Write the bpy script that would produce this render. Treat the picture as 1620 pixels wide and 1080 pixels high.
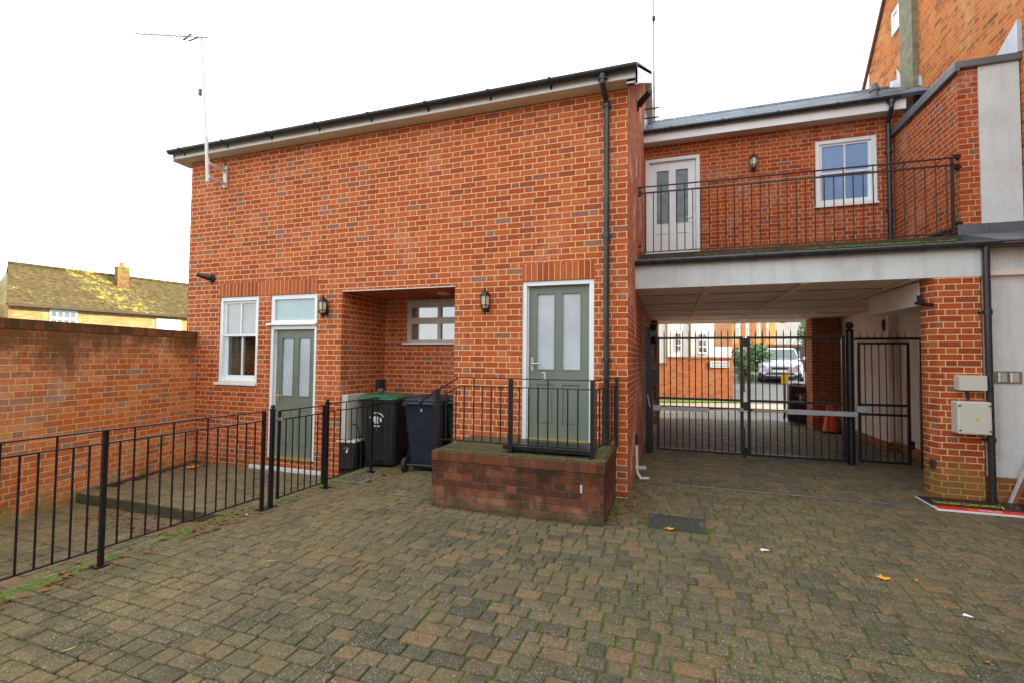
import bpy, bmesh, math, random
from mathutils import Vector, Matrix
R = math.radians
PI = math.pi
random.seed(7)
rnd = random.random
def U(a, b): return a + (b - a) * rnd()

for o in list(bpy.data.objects): bpy.data.objects.remove(o)
SC = bpy.context.scene
COL = SC.collection

# ---------------------------------------------------------------- camera
cam = bpy.data.objects.new('camera', bpy.data.cameras.new('camera'))
COL.objects.link(cam)
yaw, pitch, roll = .326787, .036934, .00925423
fw = Vector((-math.sin(yaw) * math.cos(pitch), math.cos(yaw) * math.cos(pitch), math.sin(pitch)))
rt = Vector((math.cos(yaw), math.sin(yaw), 0)); up = rt.cross(fw)
r2 = rt * math.cos(roll) + up * math.sin(roll); u2 = -rt * math.sin(roll) + up * math.cos(roll)
M = Matrix.Identity(4)
for i in range(3):
    M[i][0], M[i][1], M[i][2] = r2[i], u2[i], -fw[i]
M[0][3], M[1][3], M[2][3] = .475, -5.685, 1.616
cam.matrix_world = M
cam.data.sensor_width = 36; cam.data.lens = 738.33 / 1620 * 36
cam.data.clip_start = .05; cam.data.clip_end = 2000
SC.camera = cam

# ---------------------------------------------------------------- world, sun, exposure
SUN_DIR = Vector((1, .10, math.tan(R(21)))).normalized()
W = bpy.data.worlds.new('World'); SC.world = W; W.use_nodes = True
wn, wl = W.node_tree.nodes, W.node_tree.links
wn.clear()
sky = wn.new('ShaderNodeTexSky'); sky.sky_type = 'NISHITA'; sky.sun_disc = False
sky.sun_elevation = math.asin(SUN_DIR.z); sky.sun_rotation = math.atan2(SUN_DIR.x, SUN_DIR.y)
sky.air_density = 1.0; sky.dust_density = 2.0
tc = wn.new('ShaderNodeTexCoord')
cn = wn.new('ShaderNodeTexNoise'); cn.inputs['Scale'].default_value = 2.2; cn.inputs['Detail'].default_value = 5
wl.new(tc.outputs['Generated'], cn.inputs['Vector'])
cr = wn.new('ShaderNodeMapRange'); cr.inputs[1].default_value = .36; cr.inputs[2].default_value = .56
cr.inputs[3].default_value = .55; cr.inputs[4].default_value = 1
wl.new(cn.outputs[0], cr.inputs[0])
cm = wn.new('ShaderNodeMix'); cm.data_type = 'RGBA'
wl.new(cr.outputs[0], cm.inputs[0]); wl.new(sky.outputs[0], cm.inputs[6]); cm.inputs[7].default_value = (8.9, 9.3, 9.5, 1)
bg = wn.new('ShaderNodeBackground'); bg.inputs[1].default_value = .10
wl.new(cm.outputs[2], bg.inputs[0])
wo = wn.new('ShaderNodeOutputWorld'); wl.new(bg.outputs[0], wo.inputs[0])
sd = bpy.data.lights.new('sun', 'SUN'); sd.energy = 2.7; sd.angle = R(.6); sd.color = (1, .90, .74)
so = bpy.data.objects.new('sun', sd); COL.objects.link(so)
so.rotation_euler = (-SUN_DIR).to_track_quat('-Z', 'Y').to_euler(); so.location = (30, 0, 30)
SC.view_settings.view_transform = 'Standard'; SC.view_settings.look = 'None'
SC.view_settings.exposure = 1.42; SC.view_settings.gamma = 1

# ---------------------------------------------------------------- node helpers
class NT:
    def __init__(s, name):
        s.m = bpy.data.materials.new(name); s.m.use_nodes = True
        s.n, s.l = s.m.node_tree.nodes, s.m.node_tree.links
        s.b = s.n['Principled BSDF']; s.out = s.n['Material Output']
    def put(s, sock, v):
        if isinstance(v, bpy.types.NodeSocket): s.l.new(v, sock)
        elif isinstance(v, (tuple, list)) and len(v) == 3 and sock.type == 'RGBA': sock.default_value = (*v, 1)
        else: sock.default_value = v
    def ma(s, op, a, b=0., c=0.):
        n = s.n.new('ShaderNodeMath'); n.operation = op
        for i, v in enumerate((a, b, c)): s.put(n.inputs[i], v)
        return n.outputs[0]
    def mr(s, v, a, b, c=0., d=1., smooth=False):
        n = s.n.new('ShaderNodeMapRange')
        if smooth: n.interpolation_type = 'SMOOTHSTEP'
        s.put(n.inputs[0], v)
        for i, x in enumerate((a, b, c, d)): n.inputs[i + 1].default_value = x
        return n.outputs[0]
    def mix(s, f, a, b, mode='MIX'):
        n = s.n.new('ShaderNodeMix'); n.data_type = 'RGBA'; n.blend_type = mode
        s.put(n.inputs[0], f); s.put(n.inputs[6], a); s.put(n.inputs[7], b)
        return n.outputs[2]
    def noise(s, vec, scale, detail=3, rough=.55, out=0, dist=0):
        n = s.n.new('ShaderNodeTexNoise'); n.inputs['Scale'].default_value = scale
        n.inputs['Detail'].default_value = detail; n.inputs['Roughness'].default_value = rough
        n.inputs['Distortion'].default_value = dist
        if vec is not None: s.l.new(vec, n.inputs['Vector'])
        return n.outputs[out]
    def ramp(s, v, stops, const=False):
        n = s.n.new('ShaderNodeValToRGB'); s.put(n.inputs[0], v)
        if const: n.color_ramp.interpolation = 'CONSTANT'
        e = n.color_ramp.elements
        while len(e) < len(stops): e.new(.5)
        for i, (p, c) in enumerate(stops): e[i].position = p; e[i].color = (*c, 1)
        return n.outputs[0]
    def pos(s): return s.n.new('ShaderNodeNewGeometry').outputs['Position']
    def nor(s): return s.n.new('ShaderNodeNewGeometry').outputs['True Normal']
    def obj(s): return s.n.new('ShaderNodeTexCoord').outputs['Object']
    def sep(s, v):
        n = s.n.new('ShaderNodeSeparateXYZ'); s.l.new(v, n.inputs[0]); return n.outputs
    def comb(s, x, y, z=0.):
        n = s.n.new('ShaderNodeCombineXYZ')
        for i, v in enumerate((x, y, z)): s.put(n.inputs[i], v)
        return n.outputs[0]
    def white(s, v):
        n = s.n.new('ShaderNodeTexWhiteNoise'); n.noise_dimensions = '3D'; s.l.new(v, n.inputs['Vector'])
        return n.outputs
    def bump(s, h, dist=.01, strength=1.):
        n = s.n.new('ShaderNodeBump'); n.inputs['Strength'].default_value = strength
        n.inputs['Distance'].default_value = dist; s.put(n.inputs['Height'], h)
        s.l.new(n.outputs[0], s.b.inputs['Normal'])
    def fin(s, col=None, rough=None, metal=None, spec=None):
        if col is not None: s.put(s.b.inputs['Base Color'], col)
        if rough is not None: s.put(s.b.inputs['Roughness'], rough)
        if metal is not None: s.put(s.b.inputs['Metallic'], metal)
        if spec is not None: s.put(s.b.inputs['Specular IOR Level'], spec)
        return s.m

def plain(name, col, rough=.55, metal=0., var=.12, scale=9., bump=0., spec=.5, dirt=None, coat=0., space='obj', emit=0):
    t = NT(name); p = t.obj() if space == 'obj' else t.pos()
    n = t.noise(p, scale, 5, .6)
    v = t.mr(n, .3, .7, 1 - var, 1 + var)
    c = t.mix(1., col, t.comb(v, v, v), 'MULTIPLY')
    if dirt:
        dcol, amt, dsc = dirt
        d = t.noise(p, dsc, 6, .7)
        c = t.mix(t.mr(d, .5, .72, 0, amt, True), c, dcol)
    rr = t.mr(t.noise(p, scale * 2.7, 3), .3, .7, max(0, rough - .08), min(1, rough + .08))
    if bump: t.bump(t.noise(p, scale * 6, 4), bump, .6)
    if coat: t.b.inputs['Coat Weight'].default_value = coat
    if emit:
        t.b.inputs['Emission Strength'].default_value = emit; t.put(t.b.inputs['Emission Color'], c)
    return t.fin(c, rr, metal, spec)

def brick_mat(name, stops, mortar, bloom_flare=.15, bloom_flare_col=(.5, .30, .24), zones=(), course=.075, soldier=False, period=.3375, tone=1., seed=0., bumpd=.006, orange=0.):
    """flemish bond brickwork worked out in metres on the wall face"""
    t = NT(name); P = t.pos(); x, y, z = t.sep(P); N = t.sep(t.nor())
    side = t.ma('GREATER_THAN', t.ma('ABSOLUTE', N[0]), .7)
    wob = t.ma('MULTIPLY', t.ma('SUBTRACT', t.noise(P, 7, 2), .5), .006)
    u = t.ma('ADD', t.ma('ADD', t.ma('MULTIPLY', x, t.ma('SUBTRACT', 1., side)), t.ma('MULTIPLY', y, side)), wob)
    u = t.ma('ADD', u, 40.)
    v = t.ma('ADD', t.ma('ADD', z, wob), 7.5)
    if soldier:
        k = t.ma('FLOOR', t.ma('DIVIDE', u, .0752)); fu = t.ma('SUBTRACT', t.ma('DIVIDE', u, .0752), k)
        du = t.ma('MULTIPLY', t.ma('MINIMUM', fu, t.ma('SUBTRACT', 1., fu)), .0752)
        dv = 1.; row = 0.; fid = k
        d = du
    else:
        rv = t.ma('DIVIDE', v, course); row = t.ma('FLOOR', rv); fv = t.ma('SUBTRACT', rv, row)
        par = t.ma('MODULO', row, 2.)
        jit = t.ma('MULTIPLY', t.white(t.comb(row, 3.3 + seed, 0))[0], .06)
        uo = t.ma('ADD', t.ma('ADD', t.ma('DIVIDE', u, period), t.ma('MULTIPLY', par, .5)), jit)
        k = t.ma('FLOOR', uo); fu = t.ma('SUBTRACT', uo, k)
        st = t.ma('LESS_THAN', fu, .6667)
        fid = t.ma('ADD', t.ma('MULTIPLY', k, 2.), st)
        d0 = t.ma('MINIMUM', fu, t.ma('SUBTRACT', 1., fu))
        d1 = t.ma('MINIMUM', d0, t.ma('ABSOLUTE', t.ma('SUBTRACT', fu, .6667)))
        du = t.ma('MULTIPLY', d1, period)
        dv = t.ma('MULTIPLY', t.ma('MINIMUM', fv, t.ma('SUBTRACT', 1., fv)), course)
        d = t.ma('MINIMUM', du, dv)
    fine = t.noise(P, 55, 3)
    d = t.ma('ADD', d, t.ma('MULTIPLY', t.ma('SUBTRACT', fine, .5), .004))
    mask = t.mr(d, .0040, .0068, 0, 1, True)
    rn = t.white(t.comb(fid, row, seed + .5))
    col = t.ramp(rn[0], stops, False)
    # within-brick mottling
    mot = t.mr(t.noise(P, 26, 4, .6), .3, .7, .82, 1.16)
    col = t.mix(1., col, t.comb(mot, mot, mot), 'MULTIPLY')
    drag = t.noise(t.comb(t.ma('MULTIPLY', u, 6.), t.ma('MULTIPLY', v, 90.), fid), 1., 2)
    col = t.mix(t.mr(drag, .55, .75, 0, .35), col, (.20, .05, .03))
    mo = t.mix(t.mr(t.noise(P, 14, 4), .35, .7, 0, .5), mortar, tuple(c * .8 for c in mortar))
    big = t.noise(P, 1.4, 6, .7)
    bm = t.ma('MULTIPLY', t.mr(big, .50, .72, 0, bloom_flare * 2, True), t.mr(t.noise(P, 12, 4), .3, .65, .2, 1))
    col = t.mix(bm, col, bloom_flare_col)
    c = t.mix(mask, mo, col)
    for (z0, z1, zc, amt, nsc, lo) in zones:      # weathering and tone bands between two heights: full at z0, gone at z1
        w = t.mr(z, z0, z1, 1, 0)
        n = t.noise(t.comb(x, y, t.ma('MULTIPLY', z, .45)), nsc, 5, .65)
        n2 = t.noise(P, 23, 4, .7)
        w = t.ma('ADD', w, t.ma('ADD', t.ma('MULTIPLY', t.ma('SUBTRACT', n, .5), 2.2), t.ma('MULTIPLY', t.ma('SUBTRACT', n2, .5), .9)))
        w = t.mr(w, lo - .12, lo + .60, 0, amt, True)
        c = t.mix(w, c, zc)
    if tone != 1.: c = t.mix(1., c, (tone, tone, tone), 'MULTIPLY')
    h = t.ma('ADD', mask, t.ma('MULTIPLY', fine, .35))
    t.bump(h, bumpd, .9)
    return t.fin(c, t.mr(fine, .2, .8, .80, .95), 0, .2)

RED = [(0, (.29, .15, .12)), (.02, (.31, .13, .10)), (.06, (.31, .070, .034)), (.25, (.40, .078, .027)), (.65, (.48, .100, .031)), (1, (.53, .142, .046))]
M = {}
M['brick'] = brick_mat('brick_red', RED, (.80, .56, .28), .38, (.62, .27, .18), zones=[(5.0, 4.5, (.20, .05, .028), .35, 2.4, .6), (-.1, .55, (.13, .09, .04), .55, 3, .75)])  # upper zone: brick gets darker towards the eaves
M['brick_recess'] = M['brick']
M['soldier'] = brick_mat('brick_soldier', [(0, (.32, .065, .035)), (.4, (.42, .088, .032)), (1, (.50, .125, .045))], (.68, .44, .20), .05, soldier=True, seed=3)
M['brick_side'] = brick_mat('brick_side', RED, (.80, .58, .42), 1.2, (.88, .50, .40), zones=[(-.05, .45, (.45, .36, .30), .45, 2.5, .8), (-.1, .3, (.10, .08, .03), .6, 4, .7)], seed=5)  # strong pale bloom and light mortar paint flare brightness onto this wall
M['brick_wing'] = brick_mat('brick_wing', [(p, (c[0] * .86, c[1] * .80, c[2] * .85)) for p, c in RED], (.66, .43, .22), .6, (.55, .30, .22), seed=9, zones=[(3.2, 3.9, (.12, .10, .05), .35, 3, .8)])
M['brick_pillar'] = brick_mat('brick_pillar', [(p, (c[0] * .88, c[1] * .85, c[2] * .9)) for p, c in RED], (.78, .58, .29), .12, seed=12, zones=[(.25, .75, (.17, .15, .035), .62, 5, .55)])
M['brick_garden'] = brick_mat('brick_garden', [(0, (.40, .27, .24)), (.08, (.44, .16, .09)), (.4, (.62, .155, .045)), (.7, (.70, .20, .06)), (1, (.72, .30, .12))], (.80, .62, .27), .42, (.66, .42, .28), seed=15,
                              zones=[(2.3, .35, (.72, .50, .40), .45, 1.6, .62), (2.0, 1.20, (.135, .062, .020), .88, 2.2, .34), (-.25, .20, (.24, .21, .06), .7, 4, .55)])
M['brick_low'] = brick_mat('brick_platform', [(0, (.075, .035, .028)), (.4, (.15, .045, .024)), (.8, (.22, .065, .034)), (1, (.27, .11, .06))], (.15, .11, .055), .3, (.30, .17, .11), seed=21, bumpd=.018,
                           zones=[(.72, .18, (.040, .022, .014), .92, 3.0, .10), (-.05, .30, (.30, .19, .12), .6, 7, .30), (-.02, .16, (.05, .06, .025), .8, 5, .28)])
M['soldier_low'] = brick_mat('brick_platform_cap', [(0, (.09, .035, .022)), (1, (.20, .055, .025))], (.10, .085, .04), .05, soldier=True, seed=22, zones=[(.64, .50, (.075, .070, .025), .6, 9, .35)])
M['soldier_garden'] = brick_mat('brick_garden_cap', [(0, (.12, .06, .03)), (.6, (.20, .08, .03)), (1, (.32, .10, .04))], (.20, .15, .06), .05, soldier=True, seed=23, zones=[(2.2, 1.7, (.06, .045, .018), .85, 5, .35)])
M['brick_orange'] = brick_mat('brick_orange', [(0, (.18, .08, .05)), (.12, (.36, .10, .035)), (.5, (.54, .145, .038)), (1, (.60, .20, .060))], (.62, .36, .13), .34, (.62, .42, .22), seed=31)
M['brick_far'] = brick_mat('brick_far', [(0, (.45, .14, .06)), (.5, (.58, .20, .08)), (1, (.62, .24, .10))], (.55, .30, .15), .1, seed=33)
M['brick_brown'] = brick_mat('brick_brown', [(0, (.30, .13, .07)), (1, (.42, .20, .11))], (.40, .28, .18), .1, seed=34)
M['brick_yellow'] = brick_mat('brick_yellow', [(0, (.32, .22, .08)), (1, (.50, .38, .16))], (.50, .42, .22), .3, (.75, .70, .5), seed=36)

M['brick_chimney'] = brick_mat('brick_chimney', [(0, (.15, .06, .03)), (1, (.30, .17, .06))], (.28, .22, .10), .2, seed=37, zones=[(7.1, 5.5, (.30, .26, .04), .7, 3, .4)])
M['white'] = plain('white_paint', (.80, .87, .90), .35, var=.05, scale=5, dirt=((.42, .41, .37), .30, 2.5))
M['offwhite'] = plain('off_white_frame', (.52, .50, .44), .4, var=.05)
def render_mat():
    t = NT('white_render'); P = t.pos(); x, y, z = t.sep(P)
    v = t.mr(t.noise(P, 3, 5), .3, .7, .94, 1.05)
    c = t.mix(1., (.64, .72, .75), t.comb(v, v, v), 'MULTIPLY')
    st = t.noise(t.comb(t.ma('MULTIPLY', x, 9.), t.ma('MULTIPLY', y, 9.), t.ma('MULTIPLY', z, .7)), 1., 5, .6)
    c = t.mix(t.mr(st, .50, .72, 0, .35), c, (.36, .36, .33))
    c = t.mix(t.mr(t.noise(P, 1.4, 6, .7), .52, .70, 0, .35), c, (.42, .42, .38))
    hc = t.n.new('ShaderNodeTexVoronoi'); hc.feature = 'DISTANCE_TO_EDGE'; hc.inputs['Scale'].default_value = 1.3
    t.l.new(t.noise(P, 2.2, 4, .6, out=1), hc.inputs['Vector'])
    c = t.mix(t.mr(hc.outputs[0], .0, .004, .35, 0), c, (.25, .25, .24))
    t.bump(t.noise(P, 60, 4, .7), .004, .7)
    return t.fin(c, .85, 0, .3)
M['render'] = render_mat()
M['wcream'] = plain('cream_render', (.85, .80, .70), .8, var=.06, scale=2, space='pos')
M['cream_in'] = plain('cream_passage_paint', (.80, .77, .72), .8, var=.06, scale=3, dirt=((.30, .25, .19), .3, 1.2), space='pos')
M['soffit'] = plain('timber_soffit', (.66, .64, .56), .6, var=.10, scale=4, dirt=((.20, .15, .10), .35, 2))
M['ceil'] = plain('ceiling_board', (.80, .72, .64), .7, var=.12, scale=1.5, dirt=((.30, .22, .16), .45, .8), space='pos')
M['ceil_groove'] = plain('ceiling_groove', (.12, .09, .07), .8)
M['green_door'] = plain('sage_green_paint', (.165, .205, .165), .38, var=.05, scale=4, dirt=((.10, .12, .09), .25, 2.5))
M['black'] = plain('black_painted_iron', (.008, .010, .015), .34, var=.2, scale=14, bump=.0006, dirt=((.030, .030, .034), .25, 6))
M['balrail'] = plain('brown_black_iron', (.030, .017, .015), .45, var=.2, scale=14)
M['gutter'] = plain('black_gutter_plastic', (.022, .026, .034), .28, var=.2, scale=4, dirt=((.07, .09, .06), .4, 2.5))
M['moss'] = plain('moss', (.075, .125, .018), .95, var=.4, scale=22, bump=.02)
M['mossdark'] = plain('dry_moss', (.085, .085, .032), .95, var=.4, scale=22, bump=.015)
M['lead'] = plain('lead_sheet', (.115, .13, .155), .45, var=.14, scale=3, dirt=((.25, .27, .30), .35, 2), space='pos')
M['leadlight'] = plain('bright_lead_flashing', (.48, .52, .58), .5, var=.12, scale=4)
M['brass'] = plain('brass_sill', (.62, .47, .16), .35, .6, var=.1)
M['steel'] = plain('brushed_steel', (.55, .55, .53), .32, .9, var=.1)
M['silver'] = plain('silver_arm', (.42, .47, .50), .42, .1, var=.08)
M['binblack'] = plain('bin_black_plastic', (.020, .023, .025), .42, var=.25, scale=6, dirt=((.05, .055, .055), .3, 4))
M['binblue'] = plain('bin_navy_plastic', (.012, .022, .040), .40, var=.25, scale=6, dirt=((.035, .045, .06), .35, 3))
M['bingreen'] = plain('bin_green_lid', (.020, .145, .070), .35, var=.12, scale=6, dirt=((.05, .16, .09), .4, 3))
M['bindgreen'] = plain('bin_dark_green', (.012, .04, .03), .45, var=.25, scale=6)
M['rubber'] = plain('rubber', (.02, .02, .02), .8, var=.2)
M['cabinet'] = plain('meter_cabinet_plastic', (.55, .56, .52), .45, var=.06, scale=4, dirt=((.30, .32, .26), .3, 3))
M['boxgrey'] = plain('light_grey_enclosure', (.56, .61, .56), .4, var=.04, scale=4, dirt=((.40, .42, .36), .2, 3))
M['wplastic'] = plain('white_plastic_pipe', (.68, .66, .66), .35, var=.06)
M['ink'] = plain('white_ink', (.75, .76, .78), .5)
M['gold'] = plain('gold_sticker', (.62, .45, .12), .4)
M['glasscream'] = plain('lamp_glass', (.55, .50, .36), .15, var=.12, scale=20)
M['frost'] = plain('frosted_glass', (.45, .56, .63), .22, var=.14, scale=2.2, spec=.9)
M['frost_blue'] = plain('frosted_fanlight', (.36, .50, .53), .22, var=.06, scale=2, spec=.8)
M['whiteblind'] = plain('white_blind', (.42, .47, .47), .12, var=.12, scale=3, spec=.8)
M['curtain'] = plain('pale_curtain', (.60, .64, .55), .8, var=.2, scale=4)
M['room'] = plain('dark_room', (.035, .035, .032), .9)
M['cone'] = plain('orange_cone_plastic', (.90, .09, .03), .4, var=.08)
M['signblack'] = plain('sign_black', (.015, .018, .022), .4)
M['signred'] = plain('sign_red', (.75, .015, .02), .4)
M['signlime'] = plain('sign_lime', (.45, .55, .03), .5)
M['orangeink'] = plain('orange_ink', (.8, .25, .02), .5)
M['woodpale'] = plain('pale_painted_plank', (.48, .50, .50), .6)
M['woodred'] = plain('brown_plank', (.28, .09, .04), .7)
M['barrelwood'] = plain('weathered_barrel', (.20, .20, .13), .8, var=.3, scale=12)
M['yellowink'] = plain('yellow_plate', (.85, .62, .03), .4)
M['leafbrown'] = plain('brown_leaf', (.27, .075, .022), .7, var=.4, scale=30)
M['leafrust'] = plain('rust_leaf', (.24, .085, .028), .7, var=.4, scale=30)
M['leaforange'] = plain('orange_leaf', (.85, .34, .02), .6, var=.2, scale=40)
M['leaflime'] = plain('lime_leaf', (.26, .34, .04), .6, var=.2, scale=40)
M['paper'] = plain('litter_paper', (.78, .76, .76), .7)
M['foliage'] = plain('hedge_foliage', (.075, .16, .03), .7, var=.5, scale=3)
M['foliage2'] = plain('pale_foliage', (.20, .30, .17), .7, var=.5, scale=3)
M['bark'] = plain('bark', (.10, .07, .05), .9, var=.3)
M['iron'] = plain('cast_iron', (.075, .07, .072), .6, .3, var=.25, scale=12)
M['galv'] = plain('galvanised_channel', (.42, .43, .45), .45, .5, var=.2, scale=9)
M['darkgap'] = plain('dark_gap', (.02, .018, .014), .95)  # near-black fill for the gully, drain pit and trough
M['concrete'] = plain('mossy_concrete', (.22, .20, .13), .9, var=.3, scale=6, bump=.01, dirt=((.10, .13, .03), .6, 4), space='pos')
M['slabedge'] = plain('mossy_slab_edge', (.065, .055, .032), .9, var=.3, scale=5, dirt=((.07, .10, .02), .8, 3), space='pos')
M['cottageglass'] = plain('cottage_window_glass', (.14, .20, .28), .1)
M['grit'] = plain('pale_grit', (.50, .47, .38), .9, var=.4, scale=60)
M['mossbright'] = plain('bright_moss', (.095, .155, .020), .95, var=.4, scale=22)
M['greyglass'] = plain('grey_door_glass', (.14, .19, .22), .15, var=.35, scale=6)
M['carpaint'] = plain('silver_car_paint', (.50, .55, .62), .25, .3, var=.03, coat=.8)
M['carglass'] = plain('car_glass', (.05, .09, .10), .08, var=.1, spec=.8)
M['cardark'] = plain('car_dark_plastic', (.03, .032, .036), .5)
M['carlight'] = plain('headlight', (.45, .48, .52), .12, spec=.9)
M['winglass'] = plain('window_dark_glass', (.05, .07, .09), .05, var=.2, scale=2, spec=1.)
M['skyglass'] = plain('painted_sky_glass', (.20, .34, .58), .06, var=.25, scale=1.2, spec=.5)  # blue base colour stands in for a sky reflection
M['terracotta'] = plain('terracotta', (.45, .20, .09), .8)

for n_ in ('winglass',): M[n_].node_tree.nodes['Principled BSDF'].inputs['IOR'].default_value = 2.3
M['frost'].node_tree.nodes['Principled BSDF'].inputs['IOR'].default_value = 1.8
def clearglass():
    t = NT('clear_glass'); n = t.n; t.n.remove(t.b)
    tr = n.new('ShaderNodeBsdfTransparent'); tr.inputs[0].default_value = (.80, .88, .86, 1)
    gl = n.new('ShaderNodeBsdfGlossy'); gl.inputs['Roughness'].default_value = .02
    lw = n.new('ShaderNodeFresnel'); lw.inputs[0].default_value = 1.6
    f = t.ma('ADD', t.ma('MULTIPLY', lw.outputs[0], .7), .01)
    mx = n.new('ShaderNodeMixShader'); t.l.new(f, mx.inputs[0]); t.l.new(tr.outputs[0], mx.inputs[1]); t.l.new(gl.outputs[0], mx.inputs[2])
    t.l.new(mx.outputs[0], t.out.inputs[0]); return t.m
M['glass'] = clearglass()

def slate_mat(name, c1, c2, moss, w=.25, h=.2):
    t = NT(name); P = t.pos(); x, y, z = t.sep(P)
    row = t.ma('FLOOR', t.ma('DIVIDE', y, h)); fr = t.ma('FRACT', t.ma('DIVIDE', t.ma('ADD', y, 20.), h))
    uu = t.ma('ADD', t.ma('DIVIDE', t.ma('ADD', x, 40.), w), t.ma('MULTIPLY', t.ma('MODULO', t.ma('ADD', row, 200.), 2.), .5))
    k = t.ma('FLOOR', uu); fu = t.ma('FRACT', uu)
    rn = t.white(t.comb(k, row, 1.))[0]
    c = t.mix(rn, c1, c2)
    e = t.ma('MINIMUM', t.mr(fu, 0, .05, 0, 1), t.mr(fr, 0, .08, 0, 1))
    c = t.mix(e, tuple(a * .25 for a in c1), c)
    c = t.mix(t.mr(t.noise(P, 3, 5, .65), .52, .66, 0, .8), c, moss)
    t.bump(t.ma('ADD', t.ma('MULTIPLY', fr, -.6), t.ma('MULTIPLY', rn, .4)), .02, .8)
    return t.fin(c, t.mr(rn, 0, 1, .5, .75), 0, .3)
M['slate'] = slate_mat('slate', (.018, .026, .045), (.21, .26, .35), (.07, .09, .06), w=.32, h=.30)
def tile_far():
    t = NT('lichen_roof_tile'); P = t.pos(); x, y, z = t.sep(P)
    rows = t.ma('FRACT', t.ma('MULTIPLY', z, 7.))
    rn = t.noise(t.comb(t.ma('MULTIPLY', x, 5.), t.ma('MULTIPLY', y, 5.), t.ma('MULTIPLY', z, 7.)), 1., 3)
    c = t.mix(t.mr(rn, .3, .7), (.035, .026, .012), (.19, .13, .05))
    c = t.mix(t.mr(t.noise(P, .9, 5, .7), .4, .65, 0, .7), c, (.07, .065, .022))
    c = t.mix(t.mr(rows, 0, .3, .6, 0), c, (.12, .08, .04))
    # bright lichen gathered below the stack
    d = t.ma('ADD', t.ma('POWER', t.ma('MULTIPLY', t.ma('SUBTRACT', y, 12.1), .75), 2.), 0.)
    near = t.mr(d, 0, 1.6, 1, 0, True)
    li = t.mr(t.ma('ADD', t.noise(P, 2.4, 7, .8), t.ma('MULTIPLY', near, .09)), .59, .67, 0, .9)
    c = t.mix(li, c, (.36, .30, .04))
    li2 = t.mr(t.ma('ADD', t.noise(P, 5.3, 6, .75), t.ma('MULTIPLY', near, .09)), .66, .74, 0, .7)
    c = t.mix(li2, c, (.46, .44, .30))
    t.bump(t.ma('ADD', rows, rn), .04, .8)
    return t.fin(c, .9, 0, .2)
M['tile_far'] = tile_far()
M['tile_brown'] = plain('brown_roof_tile', (.20, .09, .05), .85, var=.3, scale=6, bump=.02)
M['slate_far'] = slate_mat('slate_far', (.16, .20, .30), (.26, .31, .42), (.2, .22, .25), w=.3, h=.12)

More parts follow.
